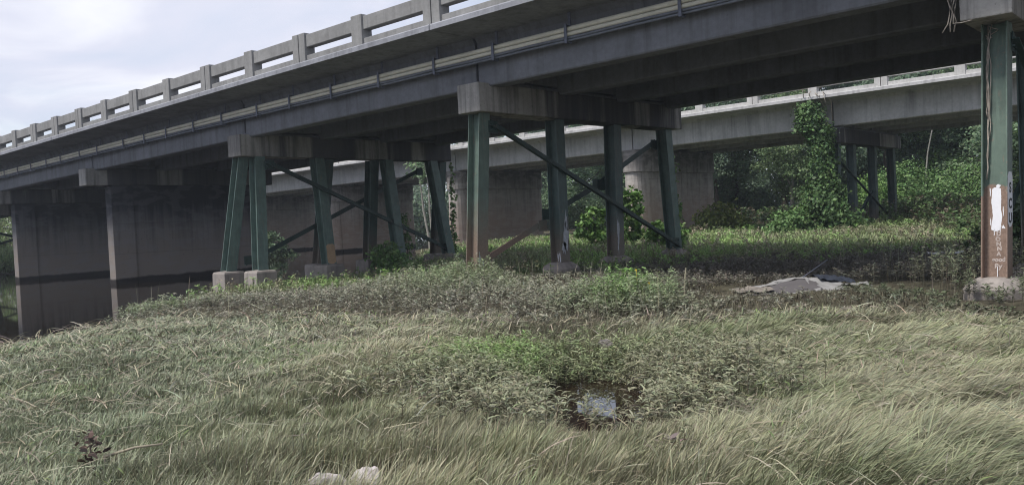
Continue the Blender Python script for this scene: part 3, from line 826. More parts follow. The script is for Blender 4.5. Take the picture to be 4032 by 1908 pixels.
def weeds(r, d, hgt, K, leafL, leafW, col, col_low, lean=0.15, droop=(0.7, 2.0), stemcol=(0.12, 0.10, 0.07), stemw=0.006, tlo=0.25):
    n = len(r); x, y = w_xy(r, d); z = height(r, d) - 0.02
    az = rng.uniform(0, 6.283, n); ln = np.abs(rng.normal(0, lean, n))
    sc = jit(np.array(stemcol), n, 0.2)
    B = np.stack([x, y, z], 1)
    s = strips(B, az, ln * 0.5, ln * 1.6, hgt, np.full(n, stemw) * np.maximum(1, d / 14), (1, 0.9, 0.7), sc, sc)
    k = np.repeat(np.arange(n), K); N = len(k)
    t = rng.uniform(tlo, 1.0, N) ** 0.8
    th = ln[k] * (0.5 + 0.55 * t)
    P = B[k] + np.stack([np.sin(th) * np.cos(az[k]), np.sin(th) * np.sin(az[k]), np.cos(th)], 1) * (t * hgt[k])[:, None]
    la = rng.uniform(0, 6.283, N)
    cc = jit(lerp(col_low[k], col[k], np.clip((t - 0.3) / 0.5, 0, 1)), N, 0.22, 0.05)  # lower leaves darker: silty tone plus shade among stems put into colour
    th0 = rng.normal(droop[0], 0.25, N); th1 = rng.normal(droop[1], 0.35, N)
    sc2 = np.maximum(1, (d[k] / 15) ** 0.5)
    l = strips(P, la, th0, th1, leafL[k] * rng.uniform(0.6, 1.25, N) * sc2, leafW[k] * rng.uniform(0.7, 1.3, N) * sc2, LANCE, cc * 0.85, cc, rng.normal(0, 0.5, N))
    return [s, l]

def cloud(P, nrm, size, col, aspect=0.6):
    """small leaf diamonds at points P, facing roughly along nrm"""
    n = len(P)
    nn = nrm + rng.normal(0, 0.75, (n, 3)); nn /= np.linalg.norm(nn, axis=1)[:, None] + 1e-9
    a = np.cross(nn, rng.normal(0, 1, (n, 3))); a /= np.linalg.norm(a, axis=1)[:, None] + 1e-9
    b = np.cross(nn, a)
    s = (size * rng.uniform(0.6, 1.35, n))[:, None]
    V = np.stack([P - a * s * 0.5, P + b * s * 0.5 * aspect + a * s * 0.06, P + a * s * 0.5 - nn * s * 0.14, P - b * s * 0.5 * aspect + a * s * 0.06], 1).reshape(-1, 3)
    T = (np.arange(n)[:, None, None] * 4 + np.array([[0, 1, 2], [0, 2, 3]])[None]).reshape(-1, 3)
    return V, T, np.repeat(col, 4, 0)
def unit(n):
    v = rng.normal(0, 1, (n, 3)); return v / np.linalg.norm(v, axis=1)[:, None]
def crown_pts(blobs, n_cl, per, cl_r, cols, shell=0.55):
    """leaf clusters on and in a set of blobs (x, y, z, rx, ry, rz)"""
    blobs = np.array(blobs, float); w = (blobs[:, 3] * blobs[:, 4] * blobs[:, 5]) ** 0.67
    bi = rng.choice(len(blobs), n_cl, p=w / w.sum())
    u = unit(n_cl); rad = shell + (1 - shell) * rng.random(n_cl) ** 0.7
    c = blobs[bi, :3] + u * rad[:, None] * blobs[bi, 3:]
    k = np.repeat(np.arange(n_cl), per); N = len(k)
    off = rng.normal(0, 1, (N, 3)) * (cl_r * rng.uniform(0.5, 1.3, n_cl))[k][:, None] * np.array([1, 1, 0.6])
    nrm = u[k] * 0.6 + np.array([0, 0, 0.7])
    tone = rng.random(n_cl)
    cc = jit(lerp(cols[0], cols[1], tone)[k], N, 0.16, 0.05)
    return c[k] + off, nrm, cc

# ------------------------------------------------------------------ grass and weeds
DB_R = np.array([-14, -7.4, -5, -2.6, 0, 2.5, 5, 6.0, 8, 12]); DB_D = np.array([18.5, 17.2, 15.9, 14.6, 12.9, 11.8, 11.6, 9.6, 8.6, 8.0])
def edge_d(r): return np.interp(r, DB_R, DB_D)
def scatter(n, d0, d1, pw=1.0, side=0.66):
    """random points in the fan the place is seen across"""
    d = (d0 ** pw + (d1 ** pw - d0 ** pw) * rng.random(n)) ** (1 / pw)
    r = (rng.random(n) * 2 - 1) * (side * d + 1.2)
    return r, d
W0 = (0.5, 8.25, 1.85, 2.0)
def q_weed(r, d): return np.sqrt(((r - W0[0]) / W0[2]) ** 2 + ((d - W0[1]) / W0[3]) ** 2) + (fbm(r * 1.1, d * 1.1, 40) - 0.5) * 0.7
def q_pud(r, d): return np.sqrt(((r - PUD[0]) / PUD[2]) ** 2 + ((d - PUD[1]) / PUD[3]) ** 2)

def fore_grass(n, d0, d1, per, wmul):
    r, d = scatter(n, d0, d1, 1.35)
    s1 = seg_dist(r, d, NEAR_SHORE)
    keep = (s1 > 0.1 + 0.3 * rng.random(n)) & (d < edge_d(r) + rng.normal(0, 0.45, n)) & (q_pud(r, d) > 0.95 + 0.3 * rng.random(n))
    qw = q_weed(r, d)
    keep &= (qw + rng.normal(0, .14, n) > 0.92) | (rng.random(n) < 0.25)
    gap = (np.abs(r - 0.86 - (d - 8) * 0.1) < 0.3) & (d > 7.8) & (d < 10.2)
    keep &= ~(gap & (d < 9.3)) & ~((((r - POND[0]) / POND[2]) ** 2 + ((d - POND[1]) / POND[4]) ** 2 < 1.2) & (d > POND[1]) & (rng.random(n) < 0.9))
    keep &= ~((np.abs(r + 2.84) < 0.09) & (np.abs(d - 5.5) < 0.2))
    keep &= ~((np.abs(r + 1.1) < 0.32) & (np.abs(d - 5.05) < 0.28))
    r, d = r[keep], d[keep]; n = len(r)
    big = fbm(r * 0.38, d * 0.38, 5, 3); mid = fbm(r * 1.3, d * 1.3, 9, 2); fine = vnoise(r * 3.2, d * 3.2, 15)
    right = np.clip((r - 0.8) / 1.8, 0, 1) * np.clip((12.5 - d) / 1.5, 0, 1)
    left = np.clip((-r - 1.0 - 0.12 * (d - 6)) / 2.0, 0, 1)
    ang = 0.35 + (big - 0.5) * 4.2 + (mid - 0.5) * 1.5
    ang = ang * (1 - right * 0.55) + right * (-0.25 + (mid - 0.5) * 1.0)
    ang = ang * (1 - left) + left * (0.55 + (big - 0.5) * 2.4 + (mid - 0.5) * 1.4)
    Ln = 0.12 + 0.07 * mid + 0.065 * right - 0.045 * left + 0.10 * np.clip((7 - d) / 2, 0, 1)
    Ln *= np.clip(0.55 + fine * 0.9, 0.6, 1.35)
    Ln *= 1 - 0.6 * np.exp(-(((r - 0.62) / 0.5) ** 2 + ((d - 6.5) / 0.55) ** 2))
    wave = vnoise(r * 0.55 + d * 0.9, d * 1.9 - r * 0.35, 77)
    Ln = np.where((np.abs(r - 0.86 - (d - 8) * 0.1) < 0.3) & (d > 7.8) & (d < 10.2), np.minimum(Ln, np.maximum(.05, (d - 8.5) * .2)), Ln)
    lean = 0.95 + (0.35 + 0.75 * wave) * right + 0.1 * left + (big - 0.5) * 0.6
    Ln *= 1 + right * (wave - 0.5) * 0.6
    W = np.maximum(0.0055, 0.00085 * d) * wmul * (1 + 0.45 * left)
    straw = np.array([0.335, 0.32, 0.225]); olive = np.array([0.25, 0.26, 0.165]); grey = np.array([0.245, 0.265, 0.19]); green = np.array([0.17, 0.24, 0.09]); silt = np.array([0.34, 0.31, 0.255])
    t = np.clip((fbm(r * 0.55 + 9, d * 0.55, 21) - 0.32) / 0.36, 0, 1)
    col = lerp(olive, straw, np.clip(t * 1.1 - 0.1, 0, 1))
    col = lerp(col, np.repeat(silt[None], n, 0), np.clip((d - 10.0) / 3.5, 0, 1) * np.clip((1.5 - np.abs(r + 0.5) / 4), 0, 1) * 0.8)
    col = lerp(col, np.repeat(grey[None], n, 0), left * 0.85)
    gm = np.clip((fbm(r * 0.8 - 4, d * 0.8, 33) - 0.56) / 0.12, 0, 1) * rng.random(n)
    col = lerp(col, np.repeat(green[None], n, 0), gm * 0.6)
    col *= (1.0 + 0.62 * (fbm(r * 1.9, d * 1.9, 27, 2) - 0.3) - 0.22 * right * (wave < 0.35))[:, None]
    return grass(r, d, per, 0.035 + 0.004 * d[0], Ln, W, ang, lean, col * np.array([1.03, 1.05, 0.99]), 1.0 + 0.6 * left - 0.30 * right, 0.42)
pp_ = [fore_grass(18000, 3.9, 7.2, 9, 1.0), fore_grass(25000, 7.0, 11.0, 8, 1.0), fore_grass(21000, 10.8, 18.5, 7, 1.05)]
# broken and flattened dead stems among the living grass
n = 12000
r, d = scatter(n, 3.9, 16.5, 1.3); k = (seg_dist(r, d, NEAR_SHORE) > .3) & (d < edge_d(r)) & (q_weed(r, d) > 1.0); r, d = r[k], d[k]; n = len(r)
x, y = w_xy(r, d); z = height(r, d) + rng.uniform(.04, .16, n)
cc = jit(lerp((.20, .165, .12), (.40, .375, .27), rng.random(n) ** .6), n, .2)
pp_.append(strips(np.stack([x, y, z], 1), rng.uniform(0, 6.28, n), rng.uniform(.7, 1.5, n), rng.uniform(1.3, 1.9, n), rng.uniform(.08, .34, n), np.maximum(.005, .0008 * d) * rng.uniform(.7, 1.5, n), (1, .9, .8), cc, cc * .9, rng.normal(0, .5, n)))
# small broad leaves of other plants growing through it
n = 6500
r, d = scatter(n, 3.9, 15.5, 1.3); k = (seg_dist(r, d, NEAR_SHORE) > .3) & (d < edge_d(r)) & (fbm(r * .9, d * .9, 55) > .52) & (q_pud(r, d) > 1.4); r, d = r[k], d[k]; n = len(r)
x, y = w_xy(r, d); z = height(r, d) + rng.uniform(.05, .18, n)
cc = jit(lerp((.10, .14, .055), (.24, .30, .12), rng.random(n)), n, .2)
pp_.append(strips(np.stack([x, y, z], 1), rng.uniform(0, 6.28, n), rng.uniform(.2, 1.1, n), rng.uniform(1.2, 2.1, n), rng.uniform(.05, .10, n), np.maximum(.010, .0014 * d), LANCE, cc * .7, cc, rng.normal(0, .5, n)))
V, T, C = merge(pp_)
tag(tri_mesh("foreground_grass", V, T, C, M["grass"]), "long pale grass combed flat and silted grey, covering the ground before the bridge", "grass", kind="stuff")

# weeds standing round the puddle
r = W0[0] + rng.normal(0, 1, 5200) * W0[2] * 0.62; d = W0[1] + rng.normal(0, 1, 5200) * W0[3] * 0.62
k = (q_weed(r, d) + rng.normal(0, .16, 5200) < 0.98) & (q_pud(r, d) > 0.95 + 0.45 * rng.random(5200)) & ~((np.abs(r - 0.62) < 0.42) & (d < 7.6) & (rng.random(5200) < 0.5)); r, d = r[k][:2100], d[k][:2100]; n = len(r)
hw_ = rng.uniform(0.26, 0.58, n) * np.clip(1.25 - 0.55 * q_weed(r, d), .45, 1.0)
gapw = (np.abs(r - 0.86 - (d - 8) * 0.1) < 0.21) & (d > 7.9) & (d < 10.4)
hw_ = np.where(gapw & (rng.random(n) < 0.86), np.clip((d - 8.45) * 0.22, 0.05, 0.5), hw_)
gsp = np.exp(-(((r + 0.35) / 0.75) ** 2 + ((d - 9.2) / 0.8) ** 2)) + 0.5 * np.clip((d - 9) / 1.2, 0, 1)
col = lerp((0.27, 0.275, 0.175), (0.21, 0.33, 0.10), np.clip(gsp * rng.uniform(0.2, 1.2, n), 0, 1))
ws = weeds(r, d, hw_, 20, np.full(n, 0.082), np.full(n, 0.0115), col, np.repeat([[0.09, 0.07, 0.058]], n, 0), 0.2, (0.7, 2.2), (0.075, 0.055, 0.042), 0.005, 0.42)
V, T, C = merge(ws)
tag(tri_mesh("puddle_weeds", V, T, C, M["leaf"]), "olive leafy weeds growing thickly round the puddle", "weeds", kind="stuff")

# the band of weeds between the grass and the bents
N0 = 15000
r, d = scatter(N0, 9.0, 25.0, 1.5)
r = np.concatenate([r, rng.normal(1.8, .85, 900), rng.normal(-1.2, 1.2, 700)]); d = np.concatenate([d, rng.normal(13.6, .75, 900), rng.normal(17.8, 1.4, 700)]); N0 = len(r)
s1 = seg_dist(r, d, NEAR_SHORE)
e = edge_d(r)
tq = ((r - 5.2) / 1.5) ** 2 + ((d - 15.5) / 0.95) ** 2          # the flattened place round the tarp
lowq = (r > 2.6) & (r < 5.6) & (d > 11) & (d < 15.4)
keep = (s1 > 0.15) & ((d < 23.5) | (r > -2.5)) & (d > e - 0.3 + rng.normal(0, 0.3, N0)) & ((tq > 1) | (rng.random(N0) < 0.06)) & (~lowq | (rng.random(N0) < 0.35)) & ((d < 21.5) | (r > 1.5)) & (rng.random(N0) < np.clip(0.35 + fbm(r * 0.9, d * 0.9, 61) * 1.1, 0, 1))
r, d = r[keep], d[keep]; n = len(r)
spotA = np.exp(-(((r + 1.3) / 1.6) ** 2 + ((d - 18.3) / 2.2) ** 2)); spotB = np.exp(-(((r - 1.75) / 1.0) ** 2 + ((d - 13.4) / 1.0) ** 2)); spotC = np.exp(-(((r + 8.0) / 1.5) ** 2 + ((d - 20.0) / 2.4) ** 2))
gr = np.clip((spotA * 0.6 + spotB * 0.95 + spotC * 0.7) * rng.uniform(0.4, 1.3, n), 0, 1)
dead = np.clip((r - 1.6) / 1.5, 0, 1) * np.clip((d - 14.5) / 3, 0, 1)
rt = np.clip((r - 4.6) / 1.4, 0, 1) * np.clip((16.5 - d) / 2, 0, 1)
col = lerp((0.305, 0.298, 0.23), (0.215, 0.34, 0.12), gr)
col = lerp(col, np.repeat([[0.105, 0.088, 0.08]], n, 0), dead * rng.uniform(0.5, 1, n))
col = lerp(col, np.repeat([[0.105, 0.14, 0.07]], n, 0), rt * rng.uniform(0.5, 1, n))
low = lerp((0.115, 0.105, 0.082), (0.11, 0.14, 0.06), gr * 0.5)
hg = rng.uniform(0.24, 0.52, n) + 0.25 * np.exp(-(((r + 0.9) / 1.5) ** 2 + ((d - 18.6) / 1.6) ** 2)) * rng.random(n) + 0.25 * rt * rng.random(n) + 0.40 * spotB * rng.random(n) + 0.28 * spotA * rng.random(n) - 0.10 * np.clip((d - 21) / 2, 0, 1) + 0.22 * rt + 0.12 * dead
lowf = np.clip((d - 17.5) / 4, 0, 1) * np.clip((-2.8 - r) / 1.5, 0, 1)
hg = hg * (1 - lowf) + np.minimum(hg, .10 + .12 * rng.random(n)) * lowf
hg = np.where((r > 2.6) & (r < 6.6) & (d < 15.3), np.minimum(hg, .10 + .10 * rng.random(n)), hg)
hg *= np.clip((d - edge_d(r) + 0.9) / 1.6, 0.45, 1) * (1 - 0.62 * np.clip((r + 0.6) / 0.8, 0, 1) * np.clip((d - 15.5) / 1.5, 0, 1)) * (1 - 0.72 * np.exp(-((r / d - 0.565) / 0.045) ** 2) * (d < 13.2))
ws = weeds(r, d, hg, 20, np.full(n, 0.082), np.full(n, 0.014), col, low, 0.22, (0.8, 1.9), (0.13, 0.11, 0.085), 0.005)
V, T, C = merge(ws)
tag(tri_mesh("bank_weeds", V, T, C, M["leaf"]), "grey silted weeds with green flushes massed in front of the pile bents", "weeds", kind="stuff")

# low grass under the front bridge and the green field beyond it
N0 = 24000
r, d = scatter(N0, 11.0, 52.0, 1.25, 0.75)
s1 = seg_dist(r, d, NEAR_SHORE)
keep = (s1 > 0.4) & (d > edge_d(r) + 0.4) & ((d > 20) | ((r > 2.2) & (r < 6.5)))
r, d = r[keep], d[keep]; n = len(r)
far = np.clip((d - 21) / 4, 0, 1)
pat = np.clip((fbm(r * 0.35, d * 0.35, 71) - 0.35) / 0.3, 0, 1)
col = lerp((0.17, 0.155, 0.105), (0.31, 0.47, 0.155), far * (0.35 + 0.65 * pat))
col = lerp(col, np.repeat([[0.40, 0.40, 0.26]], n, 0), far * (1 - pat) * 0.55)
tqk = 1 - 0.8 * np.exp(-(((r - 5.2) / 1.8) ** 2 + ((d - 15.7) / 1.2) ** 2))
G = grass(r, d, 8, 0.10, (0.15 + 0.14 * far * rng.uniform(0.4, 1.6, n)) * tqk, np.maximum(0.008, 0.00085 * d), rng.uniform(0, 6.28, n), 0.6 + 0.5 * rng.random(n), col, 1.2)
N1 = 4200
r, d = scatter(N1, 21, 46, 1.2, 0.7); k = (seg_dist(r, d, NEAR_SHORE) > .5); r, d = r[k], d[k]; n = len(r)
col = lerp((0.26, 0.43, 0.13), (0.36, 0.32, 0.23), np.clip((fbm(r * .5, d * .5, 73) - .42) / .2, 0, 1))
GW = weeds(r, d, rng.uniform(.2, .5, n), 14, np.full(n, .09), np.full(n, .022), col, col * .55, .25, (.8, 1.8), (.14, .12, .08), .006)
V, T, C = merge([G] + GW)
tag(tri_mesh("field_grass", V, T, C, M["grass"]), "green grass growing in the light between the two bridges", "grass", kind="stuff")

# leafy undergrowth on the rising ground at the edge of the wood
N0 = 6500
d = rng.uniform(17, 62, N0); r = rng.uniform(3, 46, N0)
keep = (r > np.interp(d, [17, 22, 30, 40, 60], [8.6, 11.5, 15.5, 18.5, 12])) & (r < 0.85 * d)
r, d = r[keep], d[keep]; n = len(r)
col = lerp((0.085, 0.13, 0.06), (0.15, 0.24, 0.085), fbm(r * 0.3, d * 0.3, 81)); brn = rng.random(n) < 0.25
col[brn] = (0.17, 0.14, 0.10)
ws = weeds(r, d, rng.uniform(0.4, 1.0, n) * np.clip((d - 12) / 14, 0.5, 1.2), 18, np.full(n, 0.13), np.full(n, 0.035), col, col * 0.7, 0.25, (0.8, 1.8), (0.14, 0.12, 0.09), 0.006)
V, T, C = merge(ws)
tag(tri_mesh("undergrowth", V, T, C, M["leaf"]), "tangled green and brown undergrowth at the edge of the wood beyond the broad pile", "undergrowth", kind="stuff")

# grass on the opposite bank
N0 = 3000
d = rng.uniform(30, 95, N0); r = rng.uniform(-60, -16, N0)
r = np.concatenate([r, rng.uniform(-62, -30, 7000)]); d = np.concatenate([d, rng.uniform(38, 92, 7000)])
keep = (-seg_dist(r, d, FAR_SHORE) > 0.3); r, d = r[keep], d[keep]; n = len(r)
col = lerp((0.22, 0.38, 0.10), (0.32, 0.34, 0.22), fbm(r * 0.3, d * 0.3, 88))
V, T, C = merge([grass(r, d, 10, 0.3, np.full(n, 0.6), np.full(n, 0.06), rng.uniform(0, 6.28, n), np.full(n, 0.8), col, 1.2)])
tag(tri_mesh("bank_grass", V, T, C, M["grass"]), "rough grass on the opposite river bank beyond the wall piers", "grass", kind="stuff")

# stones on the slope under the far end of the bridge
n = 1500
r = rng.uniform(-62, -36, n * 5); d = rng.uniform(64, 92, n * 5); x, y = w_xy(r, d); z = height(r, d); k = (z > 1.9) & (x < -80); x, y, z = x[k][:n], y[k][:n], z[k][:n]; n = len(x)
P = []; Tt = []; Cc = []
ico = np.array([(0, 0, 1), (.94, 0, .3), (.29, .9, .3), (-.76, .55, .3), (-.76, -.55, .3), (.29, -.9, .3)]); it = np.array([(0, 1, 2), (0, 2, 3), (0, 3, 4), (0, 4, 5), (0, 5, 1)])
sc3 = rng.uniform(.12, .34, (n, 1, 3)) * np.array([1, 1, .7]); an = rng.uniform(0, 6.28, n); cs, sn = np.cos(an), np.sin(an)
q3 = ico[None] * (1 + rng.normal(0, .15, (n, 6, 3))) * sc3
q3 = np.stack([q3[..., 0] * cs[:, None] - q3[..., 1] * sn[:, None], q3[..., 0] * sn[:, None] + q3[..., 1] * cs[:, None], q3[..., 2]], -1) + np.stack([x, y, z], 1)[:, None]
V = q3.reshape(-1, 3); T = (np.arange(n)[:, None, None] * 6 + it[None]).reshape(-1, 3); C = np.repeat(jit((.46, .47, .43), n, .25, .02), 6, 0)
tag(tri_mesh("riprap_stones", V, T, C, M["leaf"]), "pale riprap stones on the bank slope under the far end of the bridge", "stones", kind="stuff")

# ------------------------------------------------------------------ single plants
def plant(name, label, cat, r, d, group=None):
    x, y = w_xy(r, d)
    return empty(name, (x, y, float(height(np.array([r]), np.array([d]))[0])), 0, label, cat, group)
def add_tri(name, parts, mat, parent, local=False):
    V, T, C = merge(parts)
    if not local: V = V - base_of(parent)[None]
    return tri_mesh(name, V, T, C, mat, parent)

# flowering weed at the top of the bright green clump
fw = plant("flowering_weed", "tall green weed with narrow leaves and small yellow flowers, above the bright clump", "weed", 1.82, 13.9)
fb = base_of(fw)
n = 9; rr_ = 1.82 + rng.normal(0, 0.16, n); dd_ = 13.9 + rng.normal(0, 0.15, n)
hh_ = rng.uniform(0.55, 0.80, n)
S = weeds(rr_, dd_, hh_, 34, np.full(n, 0.12), np.full(n, 0.02), np.repeat([[0.17, 0.31, 0.08]], n, 0), np.repeat([[0.14, 0.24, 0.07]], n, 0), 0.12, (0.9, 1.7), (0.12, 0.16, 0.06), 0.008)
add_tri("stem", [S[0]], M["leaf"], fw); add_tri("leaves", [S[1]], M["leaf"], fw)
M["petal"] = plain("yellow_petals", (0.75, 0.52, 0.05), 0.6, 0.1)
for k, (dr_, dz_) in enumerate(((0.16, 0.68), (0.36, 0.46), (0.24, 0.40), (0.10, 0.20), (0.55, 0.18))):
    x, y = w_xy(1.82 + dr_, 13.75); f = MB()
    for a in range(5):
        q1 = a * 1.257; f.add([(x, y, fb[2] + dz_), (x + 0.016 * math.cos(q1 - 0.4), y - 0.01, fb[2] + dz_ + 0.016 * math.sin(q1 - 0.4)), (x + 0.021 * math.cos(q1), y - 0.014, fb[2] + dz_ + 0.021 * math.sin(q1)), (x + 0.016 * math.cos(q1 + 0.4), y - 0.01, fb[2] + dz_ + 0.016 * math.sin(q1 + 0.4))], [(0, 1, 2), (0, 2, 3)])
    f.tube([(x, y + 0.01, fb[2] + dz_ - 0.25), (x, y + 0.004, fb[2] + dz_)], 0.003, 5)
    f.build("flower", M["petal"], fw)

def bush(name, label, cat, r, d, blobs, n_cl, per, cl_r, size, cols, group=None, stems=5, aspect=0.6, bark="bark"):
    o = plant(name, label, cat, r, d, group); b = base_of(o)
    bl = [(b[0] + w_xy(q[0], q[1])[0], b[1] + w_xy(q[0], q[1])[1], b[2] + q[2], q[3], q[4], q[5]) for q in blobs]
    P, nm, cc = crown_pts(bl, n_cl, per, cl_r, cols)
    P[:, 2] = np.maximum(P[:, 2], b[2] + 0.05)
    add_tri("foliage", [cloud(P, nm, size, cc, aspect)], M["leaf"], o)
    st = MB()
    for k in range(stems):
        q = bl[k % len(bl)]
        a = np.array([b[0] + rng.normal(0, 0.06), b[1] + rng.normal(0, 0.06), b[2] - 0.1]); e_ = np.array(q[:3]) + rng.normal(0, 0.3, 3) * np.array(q[3:])
        mid = (a + e_) / 2 + rng.normal(0, 0.08, 3)
        st.tube([a, mid, e_], [0.022, 0.014, 0.006], 6)
    st.build("stem", M[bark], o)
    return o
G1 = (np.array([0.10, 0.19, 0.05]), np.array([0.19, 0.31, 0.09]))
G2 = (np.array([0.055, 0.10, 0.04]), np.array([0.12, 0.19, 0.07]))
G3 = (np.array([0.15, 0.20, 0.06]), np.array([0.25, 0.28, 0.09]))
G4 = (np.array([0.11, 0.20, 0.07]), np.array([0.19, 0.30, 0.11]))
bush("sapling", "broad leaved sapling rising behind the third rust footed pile", "sapling", 4.72, 33.0, [(0, 0, 1.85, .37, .37, .5), (0.1, 0, 1.25, .43, .43, .4), (-0.06, 0, .7, .4, .4, .4)], 110, 7, 0.09, 0.2, G1, stems=3, aspect=0.8)
bush("shrub", "low leafy shrub beside the sapling under the sloping brace", "shrub", 5.7, 32.6, [(0, 0, .55, .65, .6, .5), (0.6, 0, .45, .5, .5, .4)], 150, 8, 0.1, 0.18, G1, "shrubs round the bents", aspect=0.8)
bush("shrub", "bright broad leaved shrub seen between the second and third rust footed piles", "shrub", 3.4, 35.2, [(0, 0, 1.3, .55, .5, .45), (-0.3, 0, .8, .5, .45, .4), (0.2, 0, 0.5, .6, .5, .4)], 150, 8, 0.09, 0.18, G1, "shrubs round the bents", aspect=0.8)
bush("shrub", "yellow green bush at the foot of the brown rounded pier", "shrub", 11.4, 46.5, [(0, 0, .9, 1.1, .9, .7), (-0.5, 0, .6, .9, .8, .6), (.7, 0, .5, .9, .8, .5)], 260, 10, 0.16, 0.2, G3, "shrubs round the bents")
bush("shrub", "dark bush on the water's edge in front of the farthest rounded pier", "shrub", -17.6, 62.5, [(0, 0, 1.5, 1.1, 1, 1.1), (-.9, 0, .7, 1.0, .9, .7), (.9, 0, .6, 1.2, .9, .6)], 260, 10, 0.18, 0.24, (np.array([0.07, 0.11, 0.06]), np.array([0.13, 0.19, 0.10])), "shrubs round the bents")
bush("shrub", "small bright shrub between the splayed piles and the rust footed piles", "shrub", -4.4, 29.5, [(0, 0, .7, .6, .55, .5), (.5, 0, .4, .6, .5, .35)], 150, 8, 0.1, 0.15, G4, "shrubs round the bents")
bush("shrub", "tall thin pale leaved shoot beside the rear splayed piles", "shrub", -3.95, 31.5, [(0, 0, 1.6, .16, .16, .6), (.05, 0, .9, .25, .25, .5)], 60, 6, 0.06, 0.12, G4, "shrubs round the bents", stems=2)
bush("shrub", "light green bush heaped against the left flank of the vine", "shrub", 12.6, 38.6, [(0, 0, .6, .8, .8, .6), (-.6, 0, .3, .6, .6, .35), (.5, 0, .8, .55, .6, .5)], 300, 10, 0.12, 0.14, G4, "shrubs round the bents")
for (r_, d_, s_, cols, lab) in [(25.0, 54.0, 1.6, G4, "bright shrub showing between the vine clad bent and the broad pile"),
                                (29.5, 59.0, 2.0, G1, "larger green shrub behind the bright shrub, near the broad pile"),
                                (29.3, 54.0, 1.7, G4, "pale green shrub almost touching the broad pile's left edge"),
                                (22.6, 53.5, 1.3, G1, "low green shrub just right of the vine clad bent"),
                                (13.2, 21.5, 0.75, G2, "dark leafy bush behind the broad pile's foot"),
                                (33.5, 54.5, 1.8, G2, "dark bush just beyond the right side of the broad pile")]:
    bush("shrub", lab, "shrub", r_, d_, [(0, 0, 1.1 * s_, 1.2 * s_, 1.0 * s_, 0.95 * s_), (-1.0 * s_, 0, .6 * s_, .9 * s_, .9 * s_, .6 * s_), (.9 * s_, 0, .8 * s_, .9 * s_, .8 * s_, .8 * s_)], 420, 13, 0.15 * s_, 0.16, cols, "shrubs at the wood's edge")

# grass clump growing out of a splayed pile's footing
gc = plant("grass_clump", "bright tuft of broad grass blades by the rear splayed piles' blocks", "grass", -4.65, 30.2)
n = 70; rr_ = -4.65 + rng.normal(0, .1, n); dd_ = 30.2 + rng.normal(0, .1, n); x, y = w_xy(rr_, dd_)
cc = jit((0.22, 0.33, 0.12), n)
add_tri("blades", [strips(np.stack([x, y, np.full(n, base_of(gc)[2] + .35)], 1), rng.uniform(0, 6.28, n), np.full(n, .2), rng.uniform(.6, 1.7, n), rng.uniform(.5, 1.0, n), np.full(n, .04), BLADE, cc * .7, cc)], M["leaf"], gc)

# climbing vine over the near end of the rear bent
def w2(x, y):
    c, s = math.cos(ROT2), math.sin(ROT2); return c * x - s * y, s * x + c * y
vr = rd_of(*w2(XE - 0.35, 39.0))
vine = plant("climbing_vine", "dense dark vine climbing the rear bent from a broad mound up to the railing", "vine", vr[0], vr[1] - 0.5)
vb = base_of(vine); zc = zbE
P_, N_, C_ = [], [], []
for (z0, z1, w0, w1, ncl, off) in [(0.0, 1.8, 1.5, 0.8, 900, -0.3), (1.6, 3.2, 0.66, 0.42, 520, -0.25), (3.0, zc + 0.1, 0.42, 0.5, 380, -0.3), (zc, zc + 1.15, 0.66, 0.4, 300, -0.75)]:
    t = rng.random(ncl); ang = rng.uniform(0, 6.283, ncl); wv = w0 + (w1 - w0) * t
    rad = wv * rng.uniform(0.45, 1.05, ncl) * (1 + 0.35 * np.sin(3.1 * t * (z1 - z0) + ang * 2) * (z0 < 2.5)) + np.abs(rng.normal(0, .12, ncl)) * (rng.random(ncl) < .3)
    c = np.stack([vb[0] + CY * off + rad * np.cos(ang), vb[1] + SY * off + rad * np.sin(ang) * 0.75, vb[2] + z0 + (z1 - z0) * t], 1)
    k = np.repeat(np.arange(ncl), 11); Nn = len(k)
    P_.append(c[k] + rng.normal(0, 0.11, (Nn, 3))); N_.append(np.stack([np.cos(ang), np.sin(ang), np.full(ncl, .5)], 1)[k])
    C_.append(jit(lerp((0.05, 0.095, 0.04), (0.13, 0.215, 0.075), rng.random(ncl))[k], Nn, 0.18))
add_tri("foliage", [cloud(np.concatenate(P_), np.concatenate(N_), 0.07 + 0.10 * rng.random(sum(len(q) for q in P_)), np.concatenate(C_), 0.8)], M["leaf"], vine)
for k in range(4):
    x, y = w2(XE - 0.8 + 0.35 * k, 37.9); zt_ = zg2(XE)
    zl = [zt_ + 5.3 - 0.3 * k, zt_ + 4.9, zt_ + 4.5, zt_ + 4.1, zt_ + 3.6]
    p = [(x + 0.10 * math.sin(2.2 * j + k), y - 0.1 + 0.25 * j * (j > 1), z) for j, z in enumerate(zl)]
    MB().tube(p, 0.02, 6).build("bare_stem", M["dry_vine"], vine, smooth=True)

